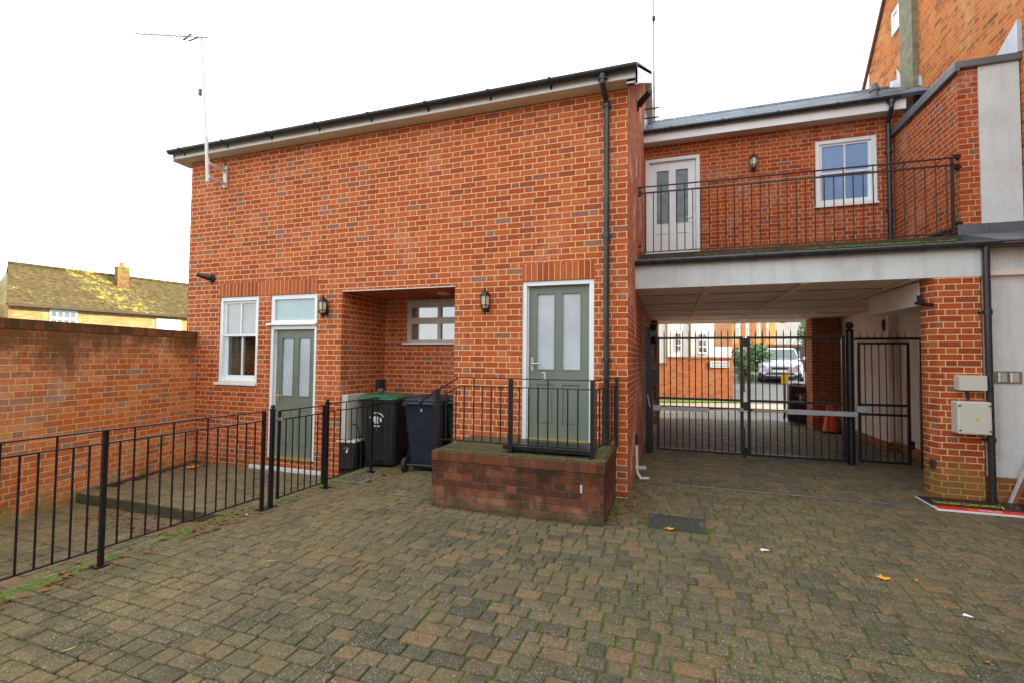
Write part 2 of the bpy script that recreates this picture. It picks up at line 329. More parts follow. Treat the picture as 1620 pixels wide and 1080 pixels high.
def paver_mat():
    t = NT('tumbled_pavers'); P = t.pos(); x, y, z = t.sep(P)
    at = t.n.new('ShaderNodeAttribute'); at.attribute_name = 'tone'
    r = t.sep(at.outputs['Color'])
    c = t.ramp(r[0], [(0, (.070, .069, .064)), (.2, (.105, .098, .082)), (.5, (.145, .124, .092)), (.75, (.165, .137, .098)), (.92, (.200, .142, .096)), (1, (.235, .150, .100))])
    # the tan, drier patch by the yard railing
    tan = t.ma('MULTIPLY', t.mr(x, -1.2, -3.2, 0, 1, True), t.mr(t.noise(P, 1.3, 3), .3, .6, .4, 1))
    c = t.mix(t.ma('MULTIPLY', tan, .80), c, t.mix(r[1], (.18, .145, .09), (.28, .205, .115)))
    m = t.mr(t.noise(P, 38, 5, .7), .25, .75, .62, 1.38)
    c = t.mix(1., c, t.comb(m, m, m), 'MULTIPLY')
    big = t.noise(P, .8, 4, .6)
    algae = t.ma('MULTIPLY', t.mr(big, .36, .58, .15, 1, True), t.mr(t.noise(P, 9, 5, .7), .35, .65, .1, .8))
    c = t.mix(t.ma('MULTIPLY', algae, .66), c, (.110, .128, .045))
    pt = t.noise(P, 4.5, 6, .75)
    c = t.mix(t.mr(pt, .50, .66, 0, .55, True), c, (.055, .052, .042))
    gr = t.mr(t.noise(P, 120, 4, .85), .3, .7, .50, 1.50)
    c = t.mix(1., c, t.comb(gr, gr, gr), 'MULTIPLY')
    tint = t.noise(P, 2.6, 3)
    c = t.mix(t.mr(tint, .5, .7, 0, .4), c, (.20, .125, .075))
    wet = t.mr(t.noise(P, 1.7, 4, .6), .52, .68, 0, .45, True)
    c = t.mix(wet, c, (.060, .056, .048))
    sp = t.n.new('ShaderNodeTexVoronoi'); sp.inputs['Scale'].default_value = 120; t.l.new(P, sp.inputs['Vector'])
    spr = t.sep(sp.outputs['Color'])[0]
    spk = t.ma('MULTIPLY', t.mr(t.ma('ADD', sp.outputs['Distance'], t.ma('MULTIPLY', t.noise(P, 200, 2), .25)), .46, .38, 0, 1), t.ma('GREATER_THAN', spr, .66))
    c = t.mix(t.ma('MULTIPLY', spk, t.mr(t.noise(P, 6, 4), .35, .6, .25, .95)), c, (.56, .50, .38))
    c = t.mix(1., c, (.97, .93, .76), 'MULTIPLY')
    sp2 = t.n.new('ShaderNodeTexVoronoi'); sp2.inputs['Scale'].default_value = 26; t.l.new(P, sp2.inputs['Vector'])
    s2 = t.ma('MULTIPLY', t.mr(t.ma('ADD', sp2.outputs['Distance'], t.ma('MULTIPLY', t.noise(P, 60, 3), .3)), .30, .26, 0, 1), t.ma('GREATER_THAN', t.sep(sp2.outputs['Color'])[1], .80))
    c = t.mix(t.ma('MULTIPLY', s2, .7), c, (.42, .42, .36))
    # moss fringe by the railing kerb
    fl = t.mr(t.noise(P, 48, 5, .8), .56, .64, 0, 1)
    fz = t.mr(t.noise(P, .9, 3), .42, .6, .12, .8)
    c = t.mix(t.ma('MULTIPLY', fl, fz), c, (.42, .41, .31))
    k = t.ma('MULTIPLY', t.mr(t.ma('ABSOLUTE', t.ma('SUBTRACT', x, -3.80)), .05, .20, 1, 0), t.mr(t.noise(P, 3.2, 4), .42, .56, 0, 1))
    c = t.mix(t.ma('MULTIPLY', k, .85), c, (.13, .19, .03))
    t.bump(t.ma('ADD', t.noise(P, 110, 5, .75), t.ma('MULTIPLY', t.noise(P, 16, 3), 1.0)), .009, 1.)
    return t.fin(c, t.mr(t.noise(P, 5, 4), .3, .7, .55, .85), 0, .35)
M['paver'] = paver_mat()
def joint_mat():
    t = NT('joint_sand_and_moss'); P = t.pos(); x, y, z = t.sep(P)
    area = t.mr(t.ma('ADD', x, t.ma('MULTIPLY', t.noise(P, .9, 3), 3.)), -1.5, 1.8, .28, 1.)
    n = t.noise(P, 2.3, 5, .7)
    g = t.mr(t.ma('ADD', n, t.ma('MULTIPLY', area, .26)), 0.50, .66, 0, 1, True)
    c = t.mix(t.mr(t.noise(P, 30, 4), .3, .7), (.012, .010, .006), (.035, .026, .014))
    c = t.mix(g, c, t.mix(t.noise(P, 20, 3), (.045, .075, .012), (.13, .19, .028)))
    t.bump(t.noise(P, 80, 4), .006, 1)
    return t.fin(c, .95, 0, .15)
M['joint'] = joint_mat()
def asphalt():
    t = NT('road_surface'); P = t.pos(); x, y, z = t.sep(P)
    c = t.mix(t.noise(P, 40, 4), (.085, .085, .09), (.14, .14, .145))
    c = t.mix(t.mr(t.noise(P, 1.2, 4), .4, .65, 0, .5), c, (.17, .165, .16))
    t.bump(t.noise(P, 120, 3), .006, .8); return t.fin(c, .85)
M['road'] = asphalt()
M['pavement'] = plain('buff_pavement', (.42, .36, .28), .8, var=.12, scale=3, space='pos', bump=.003)
M['kerbstone'] = plain('pale_kerb', (.55, .48, .36), .8, var=.15, scale=5, space='pos')
M['earth'] = plain('earth', (.10, .10, .05), .95, var=.3, scale=2, space='pos')
M['grass'] = plain('grass', (.14, .26, .04), .9, var=.4, scale=8)

# ---------------------------------------------------------------- geometry helpers
class G:
    def __init__(s): s.v = []; s.f = []
    def add(s, vs, fs):
        b = len(s.v); s.v += [tuple(v) for v in vs]; s.f += [tuple(b + i for i in f) for f in fs]; return s
    def box(s, x0, x1, y0, y1, z0, z1):
        if x0 > x1: x0, x1 = x1, x0
        if y0 > y1: y0, y1 = y1, y0
        if z0 > z1: z0, z1 = z1, z0
        return s.add([(x0, y0, z0), (x1, y0, z0), (x1, y1, z0), (x0, y1, z0), (x0, y0, z1), (x1, y0, z1), (x1, y1, z1), (x0, y1, z1)],
                     [(0, 3, 2, 1), (4, 5, 6, 7), (0, 1, 5, 4), (1, 2, 6, 5), (2, 3, 7, 6), (3, 0, 4, 7)])
    def bar(s, p, q, w, h=None, upv=(0, 0, 1)):
        p, q = Vector(p), Vector(q); h = h or w; d = (q - p).normalized(); u = Vector(upv)
        if abs(d.dot(u)) > .99: u = Vector((0, 1, 0))
        a = d.cross(u).normalized(); b = a.cross(d).normalized()
        vs = [e + a * sx * w / 2 + b * sz * h / 2 for e in (p, q) for sx, sz in ((-1, -1), (1, -1), (1, 1), (-1, 1))]
        return s.add(vs, [(0, 1, 2, 3), (7, 6, 5, 4), (0, 4, 5, 1), (1, 5, 6, 2), (2, 6, 7, 3), (3, 7, 4, 0)])
    def cyl(s, p, q, r, r2=None, n=10):
        p, q = Vector(p), Vector(q); r2 = r if r2 is None else r2; d = (q - p).normalized()
        u = Vector((0, 0, 1)) if abs(d.z) < .9 else Vector((1, 0, 0))
        a = d.cross(u).normalized(); b = a.cross(d).normalized()
        vs = []
        for e, rr in ((p, r), (q, r2)):
            for i in range(n): th = 2 * PI * i / n; vs.append(e + (a * math.cos(th) + b * math.sin(th)) * rr)
        fs = [(i, (i + 1) % n, n + (i + 1) % n, n + i) for i in range(n)] + [tuple(range(n - 1, -1, -1)), tuple(range(n, 2 * n))]
        return s.add(vs, fs)
    def tube(s, pts, r, n=8):
        for a, b in zip(pts[:-1], pts[1:]): s.cyl(a, b, r, n=n)
        for p in pts[1:-1]: s.ball(p, r * 1.02, 8, 5)
        return s
    def ball(s, c, r, n=12, m=8, sz=1.):
        c = Vector(c); vs = [c + Vector((0, 0, -r * sz))]
        for j in range(1, m):
            ph = -PI / 2 + PI * j / m
            for i in range(n):
                th = 2 * PI * i / n; vs.append(c + Vector((r * math.cos(ph) * math.cos(th), r * math.cos(ph) * math.sin(th), r * sz * math.sin(ph))))
        vs.append(c + Vector((0, 0, r * sz))); fs = [(0, 1 + (i + 1) % n, 1 + i) for i in range(n)]
        for j in range(m - 2):
            for i in range(n):
                a = 1 + j * n + i; b = 1 + j * n + (i + 1) % n; fs.append((a, b, b + n, a + n))
        t = len(vs) - 1; b0 = 1 + (m - 2) * n
        fs += [(t, b0 + i, b0 + (i + 1) % n) for i in range(n)]
        return s.add(vs, fs)
    def prism(s, prof, ax, a, b):
        """prof: 2-D points; ax 'x': (y,z) extruded along x; 'y': (x,z) along y; 'z': (x,y) along z"""
        def P(p, t): return {'x': (t, p[0], p[1]), 'y': (p[0], t, p[1]), 'z': (p[0], p[1], t)}[ax]
        n = len(prof); vs = [P(p, a) for p in prof] + [P(p, b) for p in prof]
        return s.add(vs, [(i, (i + 1) % n, n + (i + 1) % n, n + i) for i in range(n)] + [tuple(range(n - 1, -1, -1)), tuple(range(n, 2 * n))])
    def lathe(s, prof, c=(0, 0, 0), n=16):
        vs = []; c = Vector(c)
        for r, z in prof:
            for i in range(n): th = 2 * PI * i / n; vs.append(c + Vector((r * math.cos(th), r * math.sin(th), z)))
        fs = []
        for j in range(len(prof) - 1):
            for i in range(n):
                a = j * n + i; b = j * n + (i + 1) % n; fs.append((a, b, b + n, a + n))
        fs += [tuple(range(n - 1, -1, -1)), tuple(range((len(prof) - 1) * n, len(prof) * n))]
        return s.add(vs, fs)
    def wall(s, x0, x1, z0, z1, y, holes, thick=0., ax='y'):
        """face looking to -Y (ax 'y') or to -X / +X (ax 'x') with real openings; holes: (x0,x1,z0,z1,depth,backed)"""
        xs = sorted({x0, x1, *[h[0] for h in holes], *[h[1] for h in holes]}); zs = sorted({z0, z1, *[h[2] for h in holes], *[h[3] for h in holes]})
        xs = [a for a in xs if x0 <= a <= x1]; zs = [a for a in zs if z0 <= a <= z1]
        def P(a, d, z): return (a, y + d, z) if ax == 'y' else (y + d, a, z)
        for a, b in zip(xs[:-1], xs[1:]):
            for c, d in zip(zs[:-1], zs[1:]):
                mx, mz = (a + b) / 2, (c + d) / 2
                if any(h[0] < mx < h[1] and h[2] < mz < h[3] for h in holes): continue
                s.add([P(a, 0, c), P(b, 0, c), P(b, 0, d), P(a, 0, d)], [(0, 1, 2, 3)])
        for h in holes:
            a, b, c, d, dp, bk = h
            q = [P(a, 0, c), P(b, 0, c), P(b, 0, d), P(a, 0, d), P(a, dp, c), P(b, dp, c), P(b, dp, d), P(a, dp, d)]
            fs = [(0, 4, 5, 1), (1, 5, 6, 2), (2, 6, 7, 3), (3, 7, 4, 0)]
            if bk: fs.append((4, 5, 6, 7))
            s.add(q, fs)
        if thick:
            a, b, c, d = x0, x1, z0, z1
            s.add([P(a, 0, c), P(b, 0, c), P(b, 0, d), P(a, 0, d), P(a, thick, c), P(b, thick, c), P(b, thick, d), P(a, thick, d)],
                  [(0, 1, 5, 4), (1, 2, 6, 5), (2, 3, 7, 6), (3, 0, 4, 7)])
        return s

WLOC = {}
def tag(o, label=None, cat=None, group=None, kind=None):
    if label: o['label'] = label
    if cat: o['category'] = cat
    if group: o['group'] = group
    if kind: o['kind'] = kind
    return o
def empty(name, loc, label, cat, group=None, rz=0., rot=None):
    o = bpy.data.objects.new(name, None); COL.objects.link(o); o.location = loc
    o.rotation_euler = rot if rot else (0, 0, rz); o.empty_display_size = .2
    WLOC[o.name] = Vector(loc); return tag(o, label, cat, group)
def mk(name, g, mat, parent=None, label=None, local=False, smooth=False, bevel=0., kind=None, cat=None, group=None):
    me = bpy.data.meshes.new(name); off = Vector((0, 0, 0))
    if parent is not None and not local: off = WLOC.get(parent.name, Vector((0, 0, 0)))
    me.from_pydata([tuple(Vector(v) - off) for v in g.v], [], g.f)
    bm = bmesh.new(); bm.from_mesh(me); bmesh.ops.recalc_face_normals(bm, faces=bm.faces) if not getattr(g, 'keep', False) else None
    bm.to_mesh(me); bm.free()
    mats = mat if isinstance(mat, (list, tuple)) else [mat]
    for m_ in mats: me.materials.append(M[m_])
    if smooth:
        for p in me.polygons: p.use_smooth = True
    o = bpy.data.objects.new(name, me); COL.objects.link(o)
    if parent is not None: o.parent = parent; WLOC[o.name] = off
    if bevel:
        b = o.modifiers.new('bevel', 'BEVEL'); b.width = bevel; b.segments = 2; b.limit_method = 'ANGLE'; b.angle_limit = R(40)
    if smooth:
        for p in me.polygons: p.use_smooth = True
        if hasattr(me, 'set_sharp_from_angle'): me.set_sharp_from_angle(angle=R(38))
    return tag(o, label, cat, group, kind)
def copy_tree(o, parent=None):
    c = o.copy(); COL.objects.link(c); c.parent = parent
    for ch in list(o.children): copy_tree(ch, c)
    return c
def text(name, body, size, mat, parent, mw, ext=.001, align='CENTER', sx=1.):
    cu = bpy.data.curves.new(name, 'FONT'); cu.body = body; cu.size = size; cu.extrude = ext; cu.align_x = align; cu.align_y = 'CENTER'
    ob = bpy.data.objects.new(name + '_t', cu); COL.objects.link(ob)
    dg = bpy.context.evaluated_depsgraph_get(); me = bpy.data.meshes.new_from_object(ob.evaluated_get(dg))
    bpy.data.objects.remove(ob); me.name = name
    me.transform(mw @ Matrix.Diagonal((sx, 1, 1, 1)))
    me.materials.clear(); me.materials.append(M[mat])
    o = bpy.data.objects.new(name, me); COL.objects.link(o); o.parent = parent; return o

# ---------------------------------------------------------------- ground
g = G(); g.add([(-400, -400, -.36), (400, -400, -.36), (400, 8.2, -.36), (-400, 8.2, -.36)], [(0, 1, 2, 3)])
g.add([(-400, 8.2, -.36), (400, 8.2, -.36), (400, 400, -.36), (-400, 400, -.36)], [(0, 1, 2, 3)])
mk('ground', g, 'earth', kind='structure')

def pavers(name, x0, x1, y0, y1, z, course, lens, keep=None, along='x', gap=.007, tilt=.009, seed=1):
    rs = random.Random(seed); g = G(); tones = []
    w0, w1 = (y0, y1) if along == 'x' else (x0, x1); l0, l1 = (x0, x1) if along == 'x' else (y0, y1)
    w = w0
    while w < w1 - .02:
        cw = min(course, w1 - w); l = l0 - rs.random() * .1
        while l < l1:
            ln = rs.choice(lens); a, b = max(l, l0), min(l + ln, l1); l += ln
            if b - a < .03: continue
            if along == 'x': bx = (a, b, w, w + cw)
            else: bx = (w, w + cw, a, b)
            cx, cy = (bx[0] + bx[1]) / 2, (bx[2] + bx[3]) / 2
            if keep and not keep(cx, cy): continue
            gp = gap / 2 * rs.uniform(.6, 1.5); gl_ = gp * (1.5 if (bx[0] > -1.2 and course > .115) else 1.1); X0, X1, Y0, Y1 = bx[0] + gl_, bx[1] - gl_, bx[2] + gp, bx[3] - gp
            ch = min(.009, cw * .07); tz = z + rs.uniform(-.003, .003); ax_, ay_ = rs.uniform(-tilt, tilt), rs.uniform(-tilt, tilt)
            rot = rs.uniform(-.018, .018)
            def ring(ins, dz, cc):
                o = []
                for px, py in ((X0 + cc, Y0), (X1 - cc, Y0), (X1, Y0 + cc), (X1, Y1 - cc), (X1 - cc, Y1), (X0 + cc, Y1), (X0, Y1 - cc), (X0, Y0 + cc)):
                    dx, dy = px - cx, py - cy
                    dx -= math.copysign(min(ins, abs(dx)), dx); dy -= math.copysign(min(ins, abs(dy)), dy)
                    dx, dy = dx - rot * dy, dy + rot * dx
                    o.append((cx + dx + jj[len(o)][0], cy + dy + jj[len(o)][1], tz + dz + dx * ax_ + dy * ay_))
                return o
            jj = [(rs.uniform(-.0025, .0025), rs.uniform(-.0025, .0025)) for _ in range(8)]
            vs = ring(.008, 0, ch) + ring(.003, -.002, ch) + ring(0, -.008, ch) + ring(0, -.03, ch)
            fs = [tuple(range(8))]
            for k in range(3):
                for i in range(8): fs.append((k * 8 + i, k * 8 + 8 + i, k * 8 + 8 + (i + 1) % 8, k * 8 + (i + 1) % 8))
            g.add(vs, fs); tones.append((rs.random(), rs.random(), rs.random(), len(fs)))
        w += cw
    g.keep = False
    o = mk(name, g, 'paver', kind='structure', smooth=False)
    at = o.data.attributes.new('tone', 'FLOAT_COLOR', 'FACE'); i = 0; buf = []
    for a, b, c, n in tones: buf += [a, b, c, 1.] * n
    at.data.foreach_set('color', buf)
    for p in o.data.polygons: p.use_smooth = True
    o.data.set_sharp_from_angle(angle=R(50))
    return o

def yard_keep(x, y):
    if -2.02 < x < -.12 and y > -1.04: return False
    if y > 0 and x < -.0 and not (-4.1 < x < -2.27 and y < 1.1): return False
    if .25 < x < .81 and -.90 < y < -.46: return False
    if .12 < x < 3.44 and .80 < y < .90: return False
    if -3.72 < x < -3.30 and -.55 < y < -.05: return False
    return True
L1 = (.095, .125, .125, .155, .185, .21)
pavers('courtyard_paving', -3.84, 5.2, -6.6, 1.25, 0., .118, L1, yard_keep, seed=3)
pavers('passage_paving', 0.0, 4.5, 1.25, 8.3, 0., .105, (.205, .205, .1), None, seed=5, gap=.006, tilt=.006)
def wx(y): return -7.0 + (-y) * .20
pavers('terrace_paving', -7.1, -3.86, -1.80, 0., -.11, .105, (.205, .205, .205, .1), lambda x, y: x > wx(y) + .03 and not (x < wx(y) + .17 and y > -1.6), seed=6, gap=.006)
pavers('lower_yard_paving', -7.1, -3.86, -6.6, -1.82, -.23, .16, L1, lambda x, y: x > wx(y) + .02, seed=8)
g = G(); g.add([(-3.84, -6.7, -.012), (6, -6.7, -.012), (6, 8.3, -.012), (0, 8.3, -.012), (0, 1.3, -.012), (-3.84, 1.3, -.012)], [(0, 1, 2, 3, 4, 5)])
g.box(-7.2, -3.86, -1.78, 1.2, -.25, -.124); g.add([(-7.2, -6.7, -.243), (-3.86, -6.7, -.243), (-3.86, -1.79, -.243), (-7.2, -1.79, -.243)], [(0, 1, 2, 3)])
mk('paving_joint_sand', g, 'joint', kind='structure')
g = G(); g.box(-3.86, -3.842, -6.6, .0, -.34, -.006)
mk('yard_edge_kerb', g, 'concrete', kind='structure')
g = G(); g.box(-6.65, -3.88, -1.80, -1.782, -.24, -.126)
mk('terrace_step', g, 'slabedge', kind='structure')
# gully beside the garden wall
g = G()
g.add([(wx(-1.6) + .02, -1.6, -.114), (wx(-1.6) + .17, -1.6, -.114), (wx(0) + .17, 0, -.114), (wx(0) + .02, 0, -.114)], [(0, 1, 2, 3)])
mk('gully_channel', g, 'darkgap', kind='structure')

# beyond the passage: the ground climbs
def rz_(y): return (y - 8.2) * .068
g = G()
g.add([(-14, 8.3, -.002), (24, 8.3, -.002), (24, 50, rz_(50)), (-14, 50, rz_(50))], [(0, 1, 2, 3)])
mk('road', g, 'road', kind='structure')
def slab(name, pts, mat, h):
    g = G(); n = len(pts)
    top = [(x, y, rz_(y) + h) for x, y in pts]; bot = [(x, y, rz_(y) - .05) for x, y in pts]
    g.add(top + bot, [tuple(range(n))] + [(i, (i + 1) % n, n + (i + 1) % n, n + i) for i in range(n)])
    return mk(name, g, mat, kind='structure')
slab('pavement', [(-14, 9.2), (.2, 9.15), (2.4, 9.9), (6.5, 10.6), (6.5, 11.35), (2.6, 11.05), (-14, 10.1)], 'pavement', .06)
slab('kerb', [(-14, 9.07), (.2, 9.02), (2.4, 9.77), (6.5, 10.47), (6.5, 10.595), (2.4, 9.895), (.2, 9.145), (-14, 9.195)], 'kerbstone', .075)

# ---------------------------------------------------------------- main building
B = empty('brick_building', (-3.6, 0, 0), 'two storey red brick mews building with sage green doors and black gutter', 'building')
g = G()
RH = (-4.10, -2.27, -.2, 2.59, 1.10, False)
g.wall(-7.25, 0, -.3, 4.93, 0, [(-6.52, -5.69, 1.20, 2.57, .30, False), (-5.45, -4.55, .03, 2.57, .30, False), (-1.32, -.40, .60, 2.60, .22, False), RH])
# recess back wall with its window opening
g.wall(-4.10, -2.27, -.2, 2.59, 1.10, [(-3.66, -2.30, 1.86, 2.53, .25, False)])
g.add([(-7.25, 0, -.3), (-7.25, 8.6, -.3), (-7.25, 8.6, 4.93), (-7.25, 4.3, 7.45), (-7.25, 0, 4.93)], [(0, 1, 2, 3, 4)])
g.add([(-7.25, 8.6, -.3), (0, 8.6, -.3), (0, 8.6, 4.93), (-7.25, 8.6, 4.93)], [(0, 1, 2, 3)])
mk('wall', g, 'brick', B)
g = G(); g.add([(0, 0, -.3), (0, 8.6, -.3), (0, 8.6, 4.93), (0, 4.3, 7.45), (0, 0, 4.93)], [(0, 1, 2, 3, 4)])
g.box(.001, .165, 6.9, 8.6, -.2, 2.64)
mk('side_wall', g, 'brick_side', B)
g = G(); g.box(-4.10, -2.27, .03, 1.10, 2.592, 2.62); g.box(-4.10, -2.27, .002, .03, 2.575, 2.60)
mk('recess_soffit', g, 'soffit', B)
for nm, xs_ in (('door_and_window', (-6.53, -4.555)), ('front_door', (-1.325, -.40))):
    z0 = 2.572 if xs_[0] < -3 else 2.602
    g = G(); g.box(xs_[0], xs_[1], -.003, .05, z0, z0 + .225); mk('brick_lintel', g, 'soldier', B)
# roof, eaves
g = G()
sl = (7.65 - 5.03) / (4.3 + .30)
prof = [(-.27, 5.035), (4.3, 7.66), (8.9, 5.03), (8.9, 4.98), (4.3, 7.58), (-.27, 4.975)]
g.prism(prof, 'x', -7.40, .13)
rs = random.Random(4)
x = -7.3
while x < .0:
    w_ = .165
    if True: g.box(x, x + w_ - .006, -.27, -.02, 5.02, 5.036)
    x += w_
rf = mk('roof', g, 'slate', B)
g = G(); g.box(-7.40, .105, -.205, -.182, 4.90, 5.012)
mk('fascia', g, 'white', B)
g = G(); g.box(-7.40, .0, -.182, -.002, 4.902, 4.925); g.box(-7.42, -7.38, -.22, .1, 4.86, 5.0)
mk('soffit', g, 'soffit', B)
# barge boards on the gable
g = G()
def strip(g, y0, z0, y1, z1, x0, x1, w):
    g.prism([(y0, z0), (y1, z1), (y1, z1 - w), (y0, z0 - w)], 'x', x0, x1)
strip(g, -.24, 5.03, 4.3, 7.64, .105, .13, .23); strip(g, 4.3, 7.64, 8.9, 5.0, .105, .13, .23)
g.prism([(-.24, 5.03), (-.24, 4.79), (-.02, 4.93), (.05, 5.0)], 'x', .106, .129)
mk('barge_board', g, 'white', B)
g = G(); strip(g, -.2, 4.86, 4.3, 7.43, .002, .104, .02); strip(g, 4.3, 7.43, 8.9, 4.80, .002, .104, .02)
mk('verge_soffit', g, 'soffit', B)
def gutter(parent, x0, x1, y, ztop, r=.056, brk=(), mat='gutter', name='gutter'):
    g = G(); prof = []
    for i in range(9): a = PI + PI * i / 8; prof.append((y + r * math.cos(a), ztop + r * math.sin(a)))
    for i in range(8, -1, -1): a = PI + PI * i / 8; prof.append((y + (r - .006) * math.cos(a), ztop + (r - .006) * math.sin(a)))
    g.prism(prof, 'x', x0, x1)
    for xe in (x0, x1):
        g.prism([(y + r * math.cos(PI + PI * i / 8), ztop + r * math.sin(PI + PI * i / 8)) for i in range(9)], 'x', xe - .004, xe + .004)
    o = mk(name, g, mat, parent)
    for xb in brk:
        h = G(); pf = [(y + (r + .012) * math.cos(PI + PI * i / 8), ztop + .006 + (r + .012) * math.sin(PI + PI * i / 8)) for i in range(9)]
        pf += [(y + (r + .002) * math.cos(PI + PI * i / 8), ztop + (r + .002) * math.sin(PI + PI * i / 8)) for i in range(8, -1, -1)]
        h.prism(pf, 'x', xb - .018, xb + .018); h.box(xb - .012, xb + .012, y + r, y + r + .02, ztop - .085, ztop)
        mk('bracket', h, mat, o)
    return o
gt = gutter(B, -7.43, .115, -.265, 5.010, brk=[-7.15, -6.2, -5.3, -4.4, -3.5, -2.6, -1.7, -.9])
g = G(); rs = random.Random(9)
for i in range(150):
    x = rs.choice([rs.uniform(-7.2, 0), rs.uniform(-1.4, 0), rs.uniform(-3.2, -1.5)]); r = rs.uniform(.008, .022)
    g.ball((x, -.262 + rs.uniform(-.03, .03), 5.012), r, 6, 4, rs.uniform(.5, 1.3))
mk('gutter_moss', g, 'moss', gt, kind='stuff')
def downpipe(parent, pts, r=.034, brk=(), side=(1, 0)):
    g = G(); g.tube(pts, r, 14); o = mk('downpipe', g, 'gutter', parent, smooth=True)
    for (x, y, z) in brk:
        h = G(); h.cyl((x, y, z - .03), (x, y, z + .03), r + .008, n=14); h.box(x - r - .02, x + r + .025, y + .01, y + .04, z - .015, z + .015)
        mk('pipe_collar', h, 'gutter', o)
    return o
downpipe(B, [(-.27, -.265, 4.97), (-.27, -.265, 4.86), (-.245, -.06, 4.72), (-.245, -.06, .62)], brk=[(-.245, -.06, 4.70), (-.245, -.06, 3.1), (-.245, -.06, 1.62), (-.27, -.265, 4.93)])

# joinery ---------------------------------------------------------
def door(parent, x0, x1, z0, z1, y, paint, framem, glassm, zg0, zg1, zp0, zp1, fr=.058, handle='l', sill=None, pane_gap=.11, extra=None):
    g = G()
    g.box(x0, x0 + fr, y - .012, y + .09, z0, z1); g.box(x1 - fr, x1, y - .012, y + .09, z0, z1); g.box(x0 + fr, x1 - fr, y - .012, y + .09, z1 - fr, z1)
    g.box(x0 + fr, x0 + fr + .014, y + .04, y + .09, z0, z1 - fr); g.box(x1 - fr - .014, x1 - fr, y + .04, y + .09, z0, z1 - fr)
    mk('door_frame', g, framem, parent, bevel=.003)
    a, b = x0 + fr + .014, x1 - fr - .014; mid = (a + b) / 2; s = pane_gap
    holes = [(a + s, mid - s / 2, zg0, zg1, .022, False), (mid + s / 2, b - s, zg0, zg1, .022, False),
             (a + s, mid - s / 2, zp0, zp1, .014, True), (mid + s / 2, b - s, zp0, zp1, .014, True)]
    g = G(); g.wall(a, b, z0 + .012, z1 - fr - .006, y + .05, holes, .045)
    for h in holes[2:]: g.box(h[0] + .035, h[1] - .035, y + .056, y + .066, h[2] + .035, h[3] - .035)
    for h in holes[:2]:
        g.box(h[0] - .012, h[0], y + .044, y + .051, h[2] - .012, h[3] + .012); g.box(h[1], h[1] + .012, y + .044, y + .051, h[2] - .012, h[3] + .012)
        g.box(h[0], h[1], y + .044, y + .051, h[3], h[3] + .012); g.box(h[0], h[1], y + .044, y + .051, h[2] - .012, h[2])
    d = mk('door', g, paint, parent, bevel=.002)
    for h in holes[:2]:
        g = G(); g.box(h[0], h[1], y + .070, y + .074, h[2], h[3]); mk('door_pane', g, glassm, d)
    hx = a + .05 if handle == 'l' else b - .05; dr = 1 if handle == 'l' else -1; hz = z0 + .96
    g = G(); g.box(hx - .02, hx + .02, y + .040, y + .05, hz - .10, hz + .08); g.cyl((hx, y + .045, hz), (hx, y - .005, hz), .009)
    g.cyl((hx, y - .002, hz), (hx + dr * .12, y - .002, hz), .009)
    mk('handle', g, 'steel' if framem != 'x' else 'white', d, bevel=.002)
    g = G(); g.box(a, b, y - .02, y + .10, z0 - .012, z0 + .018); mk('threshold', g, 'brass', d)
    return d
d3 = door(B, -1.32, -.40, .60, 2.60, .03, 'green_door', 'white', 'frost', 1.49, 2.44, .78, 1.30)
text('door_number', '3', .15, 'wplastic', d3, Matrix.Translation(Vector((-1.045, .072, 1.395)) - WLOC[B.name]) @ Matrix.Rotation(PI / 2, 4, 'X'), .004)
d2 = door(B, -5.45, -4.55, .06, 2.09, .03, 'green_door', 'white', 'frost', 1.02, 1.90, .22, .80)
g = G(); g.wall(-5.45, -4.55, 2.13, 2.57, .018, [(-5.385, -4.615, 2.17, 2.50, .03, False)], .09)
fl = mk('fanlight_frame', g, 'white', B, bevel=.003)
g = G(); g.box(-5.385, -4.615, .045, .050, 2.17, 2.50); mk('fanlight_pane', g, 'frost_blue', fl)
g = G(); g.box(-5.50, -4.54, -.035, .05, 2.095, 2.128); mk('fanlight_sill', g, 'white', fl, bevel=.003)
g = G(); g.box(-5.75, -4.3, -.05, -.003, -.12, -.062); mk('threshold_kerb', g, 'render', B, bevel=.004)

def sash(parent, x0, x1, z0, z1, y, framem, g_up, g_lo, zm, sill=True, fr=.065, st=.045, cur=False, flip=False):
    g = G()
    g.box(x0, x0 + fr, y - .012, y + .11, z0, z1); g.box(x1 - fr, x1, y - .012, y + .11, z0, z1); g.box(x0 + fr, x1 - fr, y - .012, y + .11, z1 - fr, z1)
    g.box(x0 + fr, x1 - fr, y, y + .11, z0, z0 + .045)
    w = mk('window_frame', g, framem, parent, bevel=.003)
    a, b = x0 + fr, x1 - fr; mid = (a + b) / 2; hb = .013
    for (lo, hi, yy, gm, nm, bot) in ((zm - .02, z1 - fr, y + .02, g_up, 'upper_sash', .035), (z0 + .045, zm + .02, y + .055, g_lo, 'lower_sash', .065)):
        hs = [(a + st, mid - hb, lo + bot, hi - .035, .02, False), (mid + hb, b - st, lo + bot, hi - .035, .02, False)]
        g = G(); g.wall(a, b, lo, hi, yy, hs, .034); s_ = mk(nm, g, framem, w, bevel=.002)
        for h in hs: g = G(); g.box(h[0], h[1], yy + .018, yy + .022, h[2], h[3]); mk('glass_pane', g, gm, w)
    if sill:
        g = G(); g.prism([(y + .05, z0), (y - .07, z0 - .012), (y - .07, z0 - .045), (y + .05, z0 - .045)], 'x', x0 - .04, x1 + .005); mk('sill', g, framem, w)
    return w
w1 = sash(B, -6.52, -5.69, 1.205, 2.57, .03, 'white', 'whiteblind', 'glass', 1.955)
